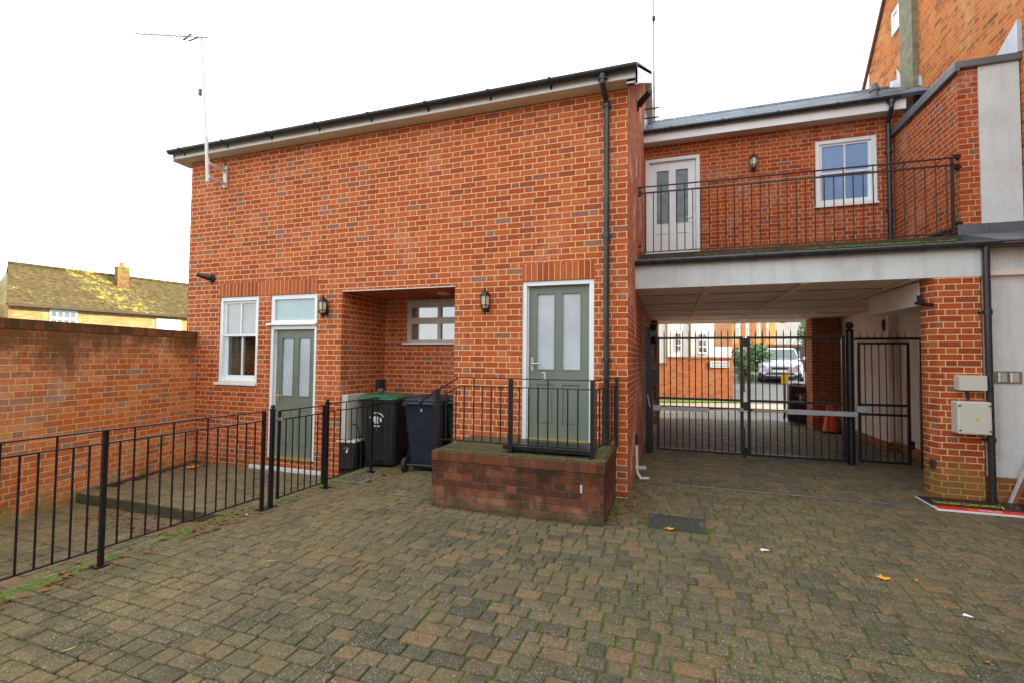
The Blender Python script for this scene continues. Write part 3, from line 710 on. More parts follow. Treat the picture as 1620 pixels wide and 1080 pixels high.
# room behind the lower sash
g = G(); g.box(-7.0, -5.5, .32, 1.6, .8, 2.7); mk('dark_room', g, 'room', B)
g = G()
for i in range(14):
    x = -6.46 + i * .022 + .004 * math.sin(i * 2.1); g.box(x, x + .016, .16 + .02 * (i % 2), .175 + .02 * (i % 2), 1.22, 2.5)
mk('curtain', g, 'curtain', w1)
# recess window
RW = G(); RW.wall(-3.66, -2.29, 1.865, 2.53, 1.085, [(-3.58, -3.10, 2.27, 2.44, .04, False), (-3.04, -2.56, 2.27, 2.44, .04, False), (-2.50, -2.32, 2.27, 2.44, .04, False),
        (-3.58, -3.10, 1.91, 2.17, .04, False), (-3.04, -2.56, 1.91, 2.17, .04, False), (-2.50, -2.32, 1.91, 2.17, .04, False)], .08)
rw = mk('casement_window', RW, 'offwhite', B, bevel=.004)
g = G(); g.box(-3.6, -2.3, 1.118, 1.124, 1.9, 2.46); mk('glass_pane', g, 'winglass', rw)
g = G(); g.box(-3.72, -2.28, 1.02, 1.12, 1.835, 1.865); mk('sill', g, 'white', rw, bevel=.003)
g = G(); g.box(-3.70, -2.28, 1.06, 1.10, 2.532, 2.56); mk('drip_bar', g, 'offwhite', rw)

# ---------------------------------------------------------------- wing over the passage
Wg = empty('passage_wing', (2, 2.5, 0), 'brick wing over the gated passage with slate roof and first floor balcony', 'building')
g = G(); g.wall(.001, 4.75, 2.66, 5.87, 3.85, [(.02, 1.03, 3.30, 5.60, .12, False), (2.95, 3.875, 4.385, 5.56, .12, False)])
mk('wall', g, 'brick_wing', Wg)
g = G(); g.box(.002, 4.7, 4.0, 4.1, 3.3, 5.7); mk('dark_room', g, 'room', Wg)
door(Wg, .02, 1.03, 3.42, 5.60, 3.88, 'white', 'white', 'greyglass', 4.30, 5.36, 3.55, 4.10, fr=.07, handle='r', pane_gap=.13)
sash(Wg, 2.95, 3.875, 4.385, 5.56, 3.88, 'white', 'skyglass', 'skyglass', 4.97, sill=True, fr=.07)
g = G()
g.prism([(3.55, 6.06), (5.45, 7.13), (7.6, 5.95), (7.6, 5.88), (5.45, 7.05), (3.55, 6.0)], 'x', .002, 4.749)
rf = mk('roof', g, 'slate', Wg)
g = G()
for i in range(16): g.prism([(5.33, 7.07), (5.45, 7.17), (5.57, 7.08)], 'x', .01 + i * .29, .292 + i * .29)
mk('ridge_tile', g, 'slate', rf)
g = G(); g.cyl((3.88, 3.92, 6.15), (3.88, 3.92, 6.36), .062, n=14); g.lathe([(.078, 0), (.080, .03), (.055, .09), (.045, .13)], (3.88, 3.92, 6.345), 14)
mk('roof_vent', g, 'lead', rf, smooth=True)
g = G(); g.box(.002, 4.2, 3.60, 3.622, 5.83, 5.99); mk('fascia', g, 'white', Wg)
g = G(); g.box(.002, 4.109, 3.622, 3.848, 5.835, 5.86); mk('soffit', g, 'soffit', Wg)
gutter(Wg, .01, 4.10, 3.545, 6.03, brk=[.5, 1.4, 2.3, 3.2])
downpipe(Wg, [(3.98, 3.545, 5.98), (3.98, 3.545, 5.85), (4.02, 3.79, 5.70), (4.02, 3.79, 3.52), (4.04, 3.6, 3.44), (4.05, 2.15, 3.40), (4.05, 2.0, 3.38)], brk=[(3.98, 3.545, 5.95), (4.02, 3.79, 5.2), (4.02, 3.79, 4.2)])
# flashing against the main gable
g = G(); g.prism([(3.5, 6.05), (5.4, 7.12), (5.4, 7.26), (4.7, 6.86), (4.7, 6.98), (4.0, 6.48), (4.0, 6.62), (3.5, 6.22)], 'x', .003, .012); mk('step_flashing', g, 'leadlight', Wg)
# balcony deck and edge
g = G(); g.box(.002, 4.105, 1.93, 3.848, 3.20, 3.28); mk('balcony_floor', g, 'slabedge', Wg)
g = G(); g.prism([(1.935, 3.20), (1.935, 3.185), (1.16, 3.02), (1.16, 3.035)], 'x', .002, 4.1); mk('lead_apron', g, 'lead', Wg)
g = G(); rs = random.Random(12)
for i in range(70):
    x = rs.choice([rs.uniform(2.3, 3.9), rs.uniform(2.6, 3.5), rs.uniform(.3, 3.9)]); g.ball((x, rs.uniform(1.3, 1.9), 3.05 + .0), rs.uniform(.02, .045), 7, 4, .5)
for v in range(len(g.v)):
    x, y, z = g.v[v]; g.v[v] = (x, y, z + (y - 1.16) * .213)
mk('apron_moss', g, 'moss', Wg, kind='stuff')
gutter(Wg, .01, 5.6, 1.195, 3.015, brk=[.65, 1.55, 2.45, 3.35, 4.6], r=.058)
g = G(); g.box(.002, 3.95, 1.25, 1.30, 2.635, 2.985); mk('beam_fascia', g, 'render', Wg)
g = G(); g.box(.002, 4.45, 1.30, 8.5, 2.645, 2.70); mk('passage_ceiling', g, 'ceil', Wg)
g = G()
for i in range(6): y = 2.11 + i * 1.22; g.box(.002, 4.45, y, y + .035, 2.640, 2.646)
mk('ceiling_groove', g, 'ceil_groove', Wg)
g = G()
for x in (.93, 2.10, 3.28): g.box(x, x + .09, 1.31, 8.5, 2.622, 2.6395)
mk('ceiling_batten', g, 'ceil', Wg)
g = G(); g.box(3.44, 4.44, 1.50, 3.06, 2.33, 2.627); mk('boxed_duct', g, 'cream_in', Wg, bevel=.004)
# support pillars
g = G(); g.prism([(3.45, 1.36), (3.45, 1.49), (3.93, 1.49), (3.93, 1.25), (3.50, 1.25)], 'z', -.05, 2.634); mk('brick_pillar', g, 'brick_pillar', Wg)
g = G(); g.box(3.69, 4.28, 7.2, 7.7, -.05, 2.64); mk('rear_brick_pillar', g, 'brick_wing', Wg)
# passage right hand wall
g = G(); g.box(4.30, 4.5, 4.72, 8.5, .0, 2.64); g.box(4.42, 4.6, 1.49, 4.72, .0, 2.64); mk('painted_passage_wall', g, 'cream_in', Wg)
g = G(); g.box(4.27, 4.30, 4.70, 7.2, -.05, .15); g.box(4.39, 4.42, 1.49, 4.70, -.05, .17); g.box(4.27, 4.42, 4.69, 4.719, -.05, .16); mk('brick_plinth', g, 'brick_pillar', Wg)
# right hand lean-to
g = G(); g.box(3.985, 6.2, 1.36, 1.45, .29, 2.98); g.box(4.60, 6.2, 1.45, 2.0, 2.0, 2.98); mk('rendered_wall', g, 'render', Wg)
g = G(); g.box(3.935, 6.2, 1.33, 1.46, -.05, .288); g.box(3.935, 3.985, 1.34, 1.49, .289, 2.9); mk('brick_plinth', g, 'brick_pillar', Wg)
g = G(); g.prism([(1.14, 3.03), (1.96, 3.30), (1.96, 3.40), (2.05, 3.40), (2.05, 2.99), (1.14, 2.99)], 'x', 4.101, 6.2); mk('lead_roof', g, 'lead', Wg)
g = G(); g.box(4.06, 6.2, 1.93, 1.965, 3.28, 3.42)
for x in (4.35, 5.0, 5.7): g.box(x, x + .03, 1.922, 1.965, 3.28, 3.421)
mk('lead_upstand', g, 'lead', Wg, bevel=.004)
# parapet block
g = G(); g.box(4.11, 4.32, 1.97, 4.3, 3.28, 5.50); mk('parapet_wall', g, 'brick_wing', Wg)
g = G(); g.box(4.321, 4.735, 1.95, 4.2, 3.42, 5.505); mk('parapet_panel', g, 'render', Wg)
g = G(); g.box(4.06, 4.748, 1.91, 4.35, 5.507, 5.60); g.box(4.05, 4.11, 1.90, 4.36, 5.46, 5.506); mk('parapet_coping', g, 'lead', Wg, bevel=.008)
g = G(); g.prism([(1.9, 5.60), (2.6, 5.60), (2.45, 5.72), (1.9, 6.02)], 'x', 4.70, 4.747); mk('flashing', g, 'leadlight', Wg)
g = G(); g.prism([(4.36, 6.55), (5.6, 7.16), (5.6, 7.32), (5.3, 7.2), (5.3, 7.42), (5.1, 7.15), (4.36, 6.72)], 'x', 4.738, 4.7475); mk('flashing', g, 'leadlight', Wg)
g = G(); rs = random.Random(3)
for i in range(60):
    y = rs.uniform(4.3, 5.35); g.ball((rs.uniform(4.3, 4.7), y, 6.04 + (y - 3.55) * .563), rs.uniform(.02, .05), 7, 4, .4)
mk('roof_moss', g, 'moss', Wg, kind='stuff')

# ---------------------------------------------------------------- tall house on the right
H = empty('orange_brick_house', (8, 2, 0), 'tall orange brick house with a steep gable rising behind the balcony parapet', 'house')
g = G()
gp = [(-3.2, -.3), (7.45, -.3), (7.45, 7.25), (2.1, 13.1), (-3.2, 7.25)]
g.prism(gp, 'x', 4.75, 14)
mk('gable_wall', g, 'brick_orange', H)
g = G(); g.prism([(7.75, 6.95), (2.1, 13.13), (-3.5, 6.95), (-3.5, 7.05), (2.1, 13.25), (7.75, 7.05)], 'x', 4.70, 14.1); mk('roof', g, 'tile_brown', H)
g = G(); g.box(4.66, 4.749, 4.47, 4.95, 5.0, 10.2); mk('mossy_chimney_breast', g, 'concrete', H)
g = G(); g.prism([(6.62, 5.0), (7.44, 5.0), (7.44, 7.2), (6.62, 8.1)], 'x', 4.735, 4.749); mk('render_patch', g, 'wcream', H)
g = G(); g.wall(5.08, 5.40, 8.14, 8.60, 4.71, [(5.14, 5.34, 8.20, 8.54, .03, True)], .04, 'x'); mk('wall_vent', g, 'white', H)
HB = empty('sun_block_terrace', (9, -11, 0), 'unseen brick terrace added behind the camera at right to block the sun', 'house')  # out of view; building mass added to keep sun off the courtyard
g = G(); g.prism([(4.9, -.3), (13, -.3), (13, 5.2), (9, 7.8), (4.9, 5.2)], 'y', -22, -3.25); mk('wall', g, 'brick_orange', HB)
g = G(); g.prism([(4.6, 5.05), (9, 7.9), (13.3, 5.05), (13.3, 5.2), (9, 8.05), (4.6, 5.2)], 'y', -22.2, -3.6); mk('roof', g, 'tile_brown', HB)
for i in range(6):
    for zz in (.8, 3.2):
        g = G(); y = -20.5 + i * 2.9; g.wall(y, y + 1.0, zz, zz + 1.6, 4.86, [(y + .08, y + .92, zz + .08, zz + 1.52, .03, False)], .04, 'x')
        w_ = mk('window_frame', g, 'white', HB); h = G(); h.box(4.888, 4.895, y + .08, y + .92, zz + .08, zz + 1.52); mk('glass_pane', h, 'winglass', w_)
# house across the yard (behind the camera, mirrored in the door glass)
HO = empty('opposite_house', (-5, -17, 0), 'brick house facing the courtyard from behind the camera', 'house')
g = G(); g.box(-9.5, -2.5, -22, -16, -.3, 5.2); g.prism([(-22, 5.2), (-16, 5.2), (-19, 7.6)], 'x', -9.5, -2.5); mk('wall', g, 'brick_orange', HO)
for i in range(2):
    for zz in (.9, 3.4):
        x = -8.5 + i * 3.2; g = G(); g.box(x, x + 1.1, -16.0, -15.93, zz, zz + 1.5); w_ = mk('window_frame', g, 'white', HO)
        h = G(); h.box(x + .1, x + 1.0, -15.93, -15.925, zz + .1, zz + 1.4); mk('glass_pane', h, 'winglass', w_)

# ---------------------------------------------------------------- garden wall
GW = empty('garden_wall', (-6.7, -3, 0), 'weathered brick garden wall with mossy brick on edge top left of the yard', 'wall')
g = G(); wy = -9.
g.prism([(wx(wy), wy), (wx(0), -.002), (wx(0) - .24, -.002), (wx(wy) - .24, wy)], 'z', -.35, 1.90); mk('wall', g, 'brick_garden', GW)
g = G(); rs = random.Random(2); y = -.01
g.prism([(wx(wy) + .008, wy), (wx(0) + .008, -.003), (wx(0) - .248, -.003), (wx(wy) - .248, wy)], 'z', 1.901, 2.012); mk('coping', g, 'soldier_garden', GW)

# ---------------------------------------------------------------- raised brick doorstep
PB = empty('brick_doorstep', (-1.08, -.5, 0), 'raised brick doorstep block with mossy top under door number 3', 'doorstep')
g = G(); g.box(-2.02, -.138, -1.04, -.003, -.05, .495); mk('base', g, 'brick_low', PB)
g = G(); g.box(-2.026, -.132, -1.046, -.003, .4955, .602); mk('brick_cap', g, 'soldier_low', PB, bevel=.008)
g = G(); g.box(-1.99, -.165, -1.015, -.004, .603, .612); rs = random.Random(31)
for i in range(420):
    x, y = rs.uniform(-2.0, -.15), rs.uniform(-1.03, -.9) if rs.random() < .5 else rs.uniform(-1.0, -.04)
    if rs.random() < .25: x = rs.uniform(-.45, -.15)
    g.ball((x, y, .606), rs.uniform(.010, .028), 6, 4, rs.uniform(.3, .7))
mk('moss_top', g, 'mossdark', PB, kind='stuff')
g = G(); g.box(-1.24, -.285, -.90, -.80, .645, .685); g.box(-1.22, -.30, -.80, -.42, .650, .664); mk('door_grate', g, 'black', PB)
g = G(); g.box(-.37, -.35, -1.056, -1.046, .30, .38); mk('small_tag', g, 'leadlight', PB)

# ---------------------------------------------------------------- railings
def ball_post(g, x, y, z0, z1, w=.04, ball=True):
    g.box(x - w / 2, x + w / 2, y - w / 2, y + w / 2, z0, z1)
    if ball: g.ball((x, y, z1 + .026), .024, 10, 7); g.box(x - w * .62, x + w * .62, y - w * .62, y + w * .62, z1 - .012, z1 + .004)
FX = lambda y: -3.62 + max(-.12, min(.08, (y + 1.8) * .04))
F = empty('yard_railing', (-3.62, -3, 0), 'low black iron railing left of its little gate beside the brick garden wall', 'railing')
def rail_run(parent, y0, y1, zt=1.035, zm=.935, zb=.135, step=.1, ext=3, name_rail=True):
    g = G(); g.bar((FX(y0), y0, zt), (FX(y1), y1, zt), .032, .010); mk('top_rail', g, 'black', parent)
    g = G(); g.bar((FX(y0), y0, zm), (FX(y1), y1, zm), .025, .010); mk('mid_rail', g, 'black', parent)
    g = G(); g.bar((FX(y0), y0, zb), (FX(y1), y1, zb), .025, .010); mk('bottom_rail', g, 'black', parent)
    n = round(abs(y1 - y0) / step); sgn = 1 if y1 > y0 else -1
    for i in range(1, n):
        y = y0 + sgn * abs(y1 - y0) * i / n; g = G(); g.cyl((FX(y), y, zb), (FX(y), y, zt if ext and i % ext == 0 else zm), .0075, n=8)
        mk('bar', g, 'black', parent, smooth=True)
def post(parent, y, z0=-.02, z1=1.03, ball=False, w=.031):
    g = G(); ball_post(g, FX(y), y, z0, z1, w, ball); g.box(FX(y) - .05, FX(y) + .05, y - .05, y + .05, .002, .010); mk('post', g, 'black', parent)
rail_run(F, -1.80, -3.24); rail_run(F, -3.24, -4.72); rail_run(F, -4.72, -6.2)
for y in (-1.80, -3.24, -4.72, -6.2): post(F, y)
GT = empty('yard_gate', (-3.6, -1.3, 0), 'small black iron yard gate between two ball topped posts', 'gate')
def latchgate():
    ya, yb = -1.60, -.935
    for y in (-1.69, -.875): post(GT, y, z1=1.05, ball=True, w=.038)
    g = G()
    for z in (1.02, .925, .075): g.bar((FX(ya), ya, z), (FX(yb), yb, z), .026, .012)
    for y in (ya, yb): g.bar((FX(y), y, .06), (FX(y), y, 1.02), .024, .024)
    mk('gate_frame', g, 'black', GT)
    for i in range(1, 7):
        y = ya + (yb - ya) * i / 7; g = G(); g.cyl((FX(y), y, .075), (FX(y), y, 1.02 if i == 3 else .925), .0075, n=8); mk('bar', g, 'black', GT, smooth=True)
    g = G(); g.box(FX(ya) - .012, FX(ya) + .03, ya - .07, ya + .03, .915, .945); g.cyl((FX(ya) + .02, ya, .93), (FX(ya) + .05, ya, .93), .012); mk('latch', g, 'steel', GT)
latchgate()
F2 = empty('recess_railing', (-3.55, -.3, 0), 'short black iron railing running from the gate in front of the green lidded bin', 'railing')
rail_run(F2, -.85, .0, zb=.10)
rail_run(F2, .0, .42, zb=.10); post(F2, .0, z1=1.03, w=.03)

# doorstep railing
PR = empty('doorstep_railing', (-1.08, -.9, .61), 'black iron railing with sloping handrail on the raised doorstep of door 3', 'railing')
PY = -.93
g = G(); g.bar((-2.23, PY, 1.13), (-1.765, PY, 1.405), .036, .010); g.bar((-1.765, PY, 1.405), (-.27, PY, 1.405), .036, .010); g.bar((-.27, PY, 1.405), (-.12, -.03, 1.405), .036, .010)
mk('handrail', g, 'black', PR)
g = G(); g.ball((-2.235, PY, 1.12), .03, 10, 6); mk('rail_end', g, 'black', PR)
g = G(); g.bar((-2.01, PY, 1.165), (-1.745, PY, 1.312), .025, .010); g.bar((-1.745, PY, 1.312), (-.27, PY, 1.312), .025, .010); g.bar((-.27, PY, 1.312), (-.12, -.03, 1.312), .025, .010)
mk('mid_rail', g, 'black', PR)
g = G(); g.bar((-2.02, PY, .71), (-.27, PY, .71), .028, .012); g.bar((-.27, PY, .71), (-.12, -.03, .71), .028, .012); mk('bottom_rail', g, 'black', PR)
for x, zt in ((-2.02, 1.27), (-1.145, 1.40), (-.27, 1.40)):
    g = G(); g.box(x - .021, x + .021, PY - .021, PY + .021, .60, zt); mk('post', g, 'black', PR)
g = G(); g.box(-.141, -.105, -.07, -.03, .60, 1.40); mk('post', g, 'black', PR)
for i, x in enumerate([-1.91, -1.79, -1.69, -1.575, -1.475, -1.37, -1.26, -1.05, -.945, -.84, -.735, -.63, -.525, -.42]):
    zt = 1.312 if x > -1.745 else 1.312 - (-1.745 - x) * .55
    if i in (3, 10): zt = 1.405
    g = G(); g.cyl((x, PY, .71), (x, PY, zt), .0075, n=8); mk('bar', g, 'black', PR, smooth=True)
for i in range(1, 8):
    t_ = i / 8; g = G(); g.cyl((-.27 + .15 * t_, PY + .9 * t_, .71), (-.27 + .15 * t_, PY + .9 * t_, 1.405 if i == 4 else 1.312), .0075, n=8); mk('bar', g, 'black', PR, smooth=True)

# balcony railing
BR = empty('balcony_railing', (2, 1.95, 3.28), 'long dark iron balustrade along the balcony over the passage', 'railing')
g = G(); g.bar((.0, 1.95, 4.365), (4.10, 1.95, 4.325), .034, .012); mk('top_rail', g, 'balrail', BR)
g = G(); g.bar((.0, 1.95, 4.268), (4.10, 1.95, 4.228), .03, .018); mk('mid_rail', g, 'balrail', BR)
g = G(); g.bar((.0, 1.95, 3.315), (4.08, 1.95, 3.315), .028, .012); mk('bottom_rail', g, 'balrail', BR)
for i in range(34):
    x = .115 + i * .1165; g = G(); g.cyl((x, 1.95, 3.315), (x, 1.95, 4.35 if i % 3 == 2 else 4.255), .0075, n=8); mk('bar', g, 'balrail', BR, smooth=True)
g = G(); g.box(4.005, 4.035, 1.935, 1.965, 3.28, 4.33); mk('post', g, 'balrail', BR)
for z in (4.36, 4.30, 4.24, 3.42):
    g = G(); g.cyl((.002, 1.95, z), (.05, 1.95, z), .03, .012); mk('wall_fixing', g, 'balrail', BR)
for z in (4.35, 4.20, 3.45):
    g = G(); g.cyl((4.03, 1.95, z), (4.11, 2.0, z), .02, .04); mk('wall_fixing', g, 'balrail', BR)

# ---------------------------------------------------------------- driveway gates
GY = 3.1
def gate_leaf(name, x0, x1, n, label, arm):
    E_ = empty(name, ((x0 + x1) / 2, GY, .04), label, 'gate', 'tall black driveway gates across the passage')
    g = G()
    for x in (x0, x1): g.box(x - .024, x + .024, GY - .024, GY + .024, .035, 2.03)
    for z in (2.005, .95, .80, .05): g.box(x0 + .024, x1 - .024, GY - .016, GY + .016, z - .02, z + .02)
    mk('frame', g, 'black', E_)
    for i in range(1, n + 1):
        x = x0 + (x1 - x0) * i / (n + 1); g = G(); g.cyl((x, GY, .05), (x, GY, 2.08), .0085, n=8); g.cyl((x, GY, 2.08), (x, GY, 2.15), .0085, .001, n=8); mk('bar', g, 'black', E_, smooth=True)
    return E_
gl = gate_leaf('driveway_gate', .27, 1.625, 12, 'left driveway gate leaf, closed, with silver closer arm at its left end', None)
gr = gate_leaf('driveway_gate', 1.735, 3.10, 12, 'right driveway gate leaf, closed, with silver closer arm at its right end', None)
g = G(); g.box(.10, .345, GY - .15, GY - .07, .735, .83); g.box(.35, 1.10, GY - .14, GY - .07, .745, .81); g.cyl((1.05, GY - .1, .78), (1.6, GY - .05, .80), .012); g.box(1.58, 1.64, GY - .07, GY - .02, .77, .83); mk('closer_arm', g, 'silver', gl, bevel=.006)
g = G(); g.box(2.27, 3.24, GY - .15, GY - .08, .765, .84); g.cyl((2.3, GY - .1, .80), (1.78, GY - .05, .80), .012); mk('closer_arm', g, 'silver', gr, bevel=.006)
for z in (1.93, .86, .10): g = G(); g.box(1.650, 1.71, GY - .035, GY - .018, z - .07, z + .07); mk('meeting_plate', g, 'black', gl)
g = G(); g.cyl((1.66, GY - .03, -.0), (1.66, GY - .03, .5), .008); g.ball((1.66, GY - .03, .02), .028); mk('drop_bolt', g, 'black', gl)
P1 = empty('gate_post', (.13, 2.95, 0), 'black square gate post against the side wall with entry box', 'post')
g = G(); g.box(.065, .185, 2.90, 3.02, -.02, 2.2); mk('post_body', g, 'black', P1, bevel=.004)
g = G(); g.box(.12, .26, 2.86, 2.98, 1.98, 2.24); g.ball((.20, 2.85, 2.18), .06); g.cyl((.2, 2.9, 2.0), (.2, 2.8, 1.93), .05); mk('sensor_head', g, 'black', P1, bevel=.01)
g = G(); g.box(.15, .25, 2.92, 3.0, 1.22, 1.45); mk('entry_box', g, 'cardark', P1, bevel=.004)
g = G(); g.tube([(.10, 2.88, 1.02), (.11, 2.86, .93), (.14, 2.88, .80)], .008); mk('cable', g, 'wplastic', P1)
P2 = empty('gate_post', (3.19, GY, 0), 'black round gate post with ball top between the driveway gate and side gate', 'post')
g = G(); g.cyl((3.19, GY, -.02), (3.19, GY, 2.1), .055, n=18); mk('post_body', g, 'black', P2, smooth=True)
g = G(); g.lathe([(.055, 0), (.065, .02), (.03, .04), (.03, .06)], (3.19, GY, 2.09), 16); g.ball((3.19, GY, 2.19), .058, 16, 10); mk('ball_finial', g, 'black', P2, smooth=True)
PG = empty('side_gate', (3.65, GY, 0), 'narrow black pedestrian gate beside the brick pillar with lock box', 'gate')
g = G()
for x in (3.305, 3.945): g.box(x - .02, x + .02, GY - .02, GY + .02, .05, 1.93)
for z in (1.91, .95, .80, .07): g.box(3.325, 3.925, GY - .014, GY + .014, z - .018, z + .018)
mk('frame', g, 'black', PG)
g = G(); g.box(3.25, 4.15, GY - .018, GY + .018, 1.96, 2.0); g.box(4.09, 4.13, GY - .02, GY + .02, .0, 1.96); mk('head_rail', g, 'black', PG)
for i in range(6):
    x = 3.39 + i * .093; g = G(); g.cyl((x, GY, .07), (x, GY, 1.91), .0085, n=8); mk('bar', g, 'black', PG, smooth=True)
for i in range(7):
    x = 3.33 + i * .098; g = G(); g.cyl((x, GY, 1.99), (x, GY, 2.10), .0085, .001, n=8); mk('spike', g, 'black', PG)
g = G(); g.box(3.265, 3.40, GY - .05, GY - .02, .83, .925); mk('lock_box', g, 'silver', PG, bevel=.004)
g = G(); g.box(3.965, 4.0, GY - .04, GY + .0, .30, .42); mk('hinge', g, 'black', PG)

# ---------------------------------------------------------------- wall lanterns
def lantern(loc, label):
    L = empty('wall_lantern', loc, label, 'lantern', 'black coach lanterns fixed to the brickwork')
    y = -.085
    g = G(); g.box(-.028, .028, -.012, .002, -.13, .02); g.bar((0, -.01, -.09), (0, y, -.11), .016, .016); mk('back_plate', g, 'black', L, local=True, bevel=.003)
    g = G(); g.lathe([(.012, .165), (.016, .155), (.010, .145), (.022, .135), (.052, .118), (.074, .088), (.078, .080), (.078, .072), (.05, .070)], (0, y, 0), 6); g.ball((0, y, .172), .012, 8, 6); mk('cap', g, 'black', L, local=True)
    g = G(); g.lathe([(.040, -.088), (.057, -.05), (.062, .070)], (0, y, 0), 6); mk('glass', g, 'glasscream', L, local=True)
    g = G()
    for i in range(6):
        a = 2 * PI * i / 6; c_, s_ = math.cos(a), math.sin(a)
        g.bar((.0405 * c_, y + .0405 * s_, -.088), (.0585 * c_, y + .0585 * s_, -.05), .008, .008); g.bar((.0585 * c_, y + .0585 * s_, -.05), (.0635 * c_, y + .0635 * s_, .070), .008, .008)
    g.lathe([(.064, -.055), (.064, -.046), (.05, -.046)], (0, y, 0), 6); mk('cage', g, 'black', L, local=True)
    g = G(); g.lathe([(.008, -.165), (.020, -.150), (.018, -.135), (.042, -.12), (.046, -.088), (.03, -.086)], (0, y, 0), 8); mk('base_cup', g, 'black', L, local=True)
    return L
lantern((-4.37, 0, 2.35), 'black lantern between the fanlight door and the bin recess')
lantern((-1.80, 0, 2.35), 'black lantern to the left of door number 3')
lantern((1.945, 3.85, 5.27), 'black lantern on the balcony wall between white door and window')

# small fixings on the walls
V1 = empty('flue_cowl', (-6.74, 0, 2.9), 'black flue outlet pipe on the facade above the sash window', 'flue')
g = G(); g.cyl((-6.70, -.002, 2.89), (-6.70, -.05, 2.89), .075, .055, n=16); g.cyl((-6.70, -.04, 2.895), (-6.80, -.20, 2.93), .05, .032, n=14); mk('outlet', g, 'gutter', V1, smooth=True)
V2 = empty('flue_cowl', (.0, 1.7, 5.6), 'grey flue outlet pipe high on the gable side wall', 'flue')
g = G(); g.cyl((.002, 1.75, 5.60), (.03, 1.75, 5.60), .09, .07, n=16); g.cyl((.02, 1.75, 5.61), (.20, 1.55, 5.68), .055, .045, n=14); mk('outlet', g, 'gutter', V2, smooth=True)
V3 = empty('gable_clip', (.0, 1.2, 4.4), 'thin white cable hook on the side wall beside the balcony', 'cable')
g = G(); g.tube([(.003, 1.0, 4.45), (.02, 1.0, 4.5), (.03, 1.05, 4.45), (.03, 1.06, 4.2)], .006, 6); mk('hook', g, 'wplastic', V3)
MC = empty('meter_cabinet', (-4.1, .3, .4), 'white meter cabinet on the recess wall behind the green lidded bin', 'meter box')
g = G(); g.box(-4.098, -3.99, .03, .46, .42, 1.07); mk('case', g, 'cabinet', MC, bevel=.008)
g = G(); g.box(-3.989, -3.984, .06, .43, .46, 1.03); mk('door_panel', g, 'cabinet', MC, bevel=.003)
BB = empty('junction_box', (-4.1, .95, 1.15), 'small black junction box with two grey glands in the recess corner', 'junction box')
g = G(); g.box(-4.098, -4.03, .86, 1.04, 1.12, 1.26); mk('case', g, 'cardark', BB, bevel=.006)
g = G()
for y in (.91, .98): g.cyl((-4.06, y, 1.12), (-4.06, y, 1.08), .02); g.ball((-4.06, y, 1.075), .018)
mk('cable_gland', g, 'silver', BB)
g = G(); g.lathe([(.02, -.03), (.09, -.02), (.10, .0)], (-2.75, .6, 2.59), 16)
tag(mk('ceiling_light', g, 'boxgrey', smooth=True), 'round pale light fitting on the recess soffit', 'light')
# side wall waste pipe
WP = empty('waste_pipe', (.03, .75, 0), 'white plastic waste pipe bending out at the foot of the side wall', 'pipe')
g = G(); g.tube([(.045, .85, .50), (.045, .85, .32), (.055, .83, .12), (.10, .80, .05), (.20, .86, .045)], .017, 10); mk('pipe', g, 'wplastic', WP, smooth=True)
g = G(); g.cyl((.045, .85, .48), (.045, .85, .62), .022, n=12); mk('rubber_boot', g, 'rubber', WP)
g = G(); g.cyl((.01, 1.05, .13), (.12, 1.05, .13), .03); g.ball((.13, 1.05, .13), .035); mk('stop_tap', g, 'silver', WP, smooth=True)
# pillar boxes
E1 = empty('electrical_box', (3.78, 1.25, 1.39), 'smaller pale grey enclosure, upper one on the brick pillar', 'enclosure')
g = G(); g.box(3.655, 3.915, 1.13, 1.249, 1.30, 1.475); mk('case', g, 'boxgrey', E1, bevel=.012)
g = G(); g.box(3.66, 3.91, 1.127, 1.131, 1.305, 1.47)
for x in (3.675, 3.895):
    for z in (1.32, 1.455): g.cyl((x, 1.13, z), (x, 1.122, z), .006)
mk('lid', g, 'boxgrey', E1)
E2 = empty('electrical_box', (3.78, 1.25, .99), 'larger pale grey enclosure with yellow warning triangle, lower one on the brick pillar', 'enclosure')
g = G(); g.box(3.62, 3.935, 1.10, 1.249, .80, 1.175); mk('case', g, 'boxgrey', E2, bevel=.016)
g = G()
for x, s_ in ((3.64, 1), (3.915, -1)):
    for z in (.845, 1.13): g.box(x - .012, x + .012, 1.092, 1.101, z - .006, z + .006)
mk('catch', g, 'cardark', E2)
g = G(); g.prism([(3.775, .965), (3.815, .965), (3.795, 1.005)], 'y', 1.097, 1.0995); mk('warning_triangle', g, 'yellowink', E2)
g = G(); g.prism([(3.7925, .975), (3.7975, .975), (3.797, .992), (3.793, .992)], 'y', 1.0955, 1.097); mk('warning_mark', g, 'signblack', E2)
g = G(); g.cyl((3.775, 1.22, 1.18), (3.775, 1.22, 1.30), .012); tag(mk('conduit', g, 'gutter'), 'short dark conduit joining the two enclosures on the pillar', 'conduit')
RP = empty('rain_pipe', (3.965, 1.2, 0), 'black rainwater pipe down the right edge of the brick pillar', 'pipe')
g = G(); g.tube([(3.965, 1.195, 2.97), (3.965, 1.195, .03)], .034, 14); mk('pipe', g, 'gutter', RP, smooth=True)
for z in (2.2, .74):
    g = G(); g.cyl((3.965, 1.195, z - .03), (3.965, 1.195, z + .03), .043, n=14); g.box(3.90, 3.93, 1.2, 1.25, z - .012, z + .012); g.bar((3.90, 1.22, z), (3.96, 1.22, z), .02); mk('pipe_clip', g, 'gutter', RP)
AV = empty('air_vent', (4.19, 1.35, 1.45), 'grey double air vent with white slats in the rendered wall at the right edge', 'vent')
g = G(); g.box(4.09, 4.34, 1.345, 1.359, 1.385, 1.525); mk('frame', g, 'concrete', AV)
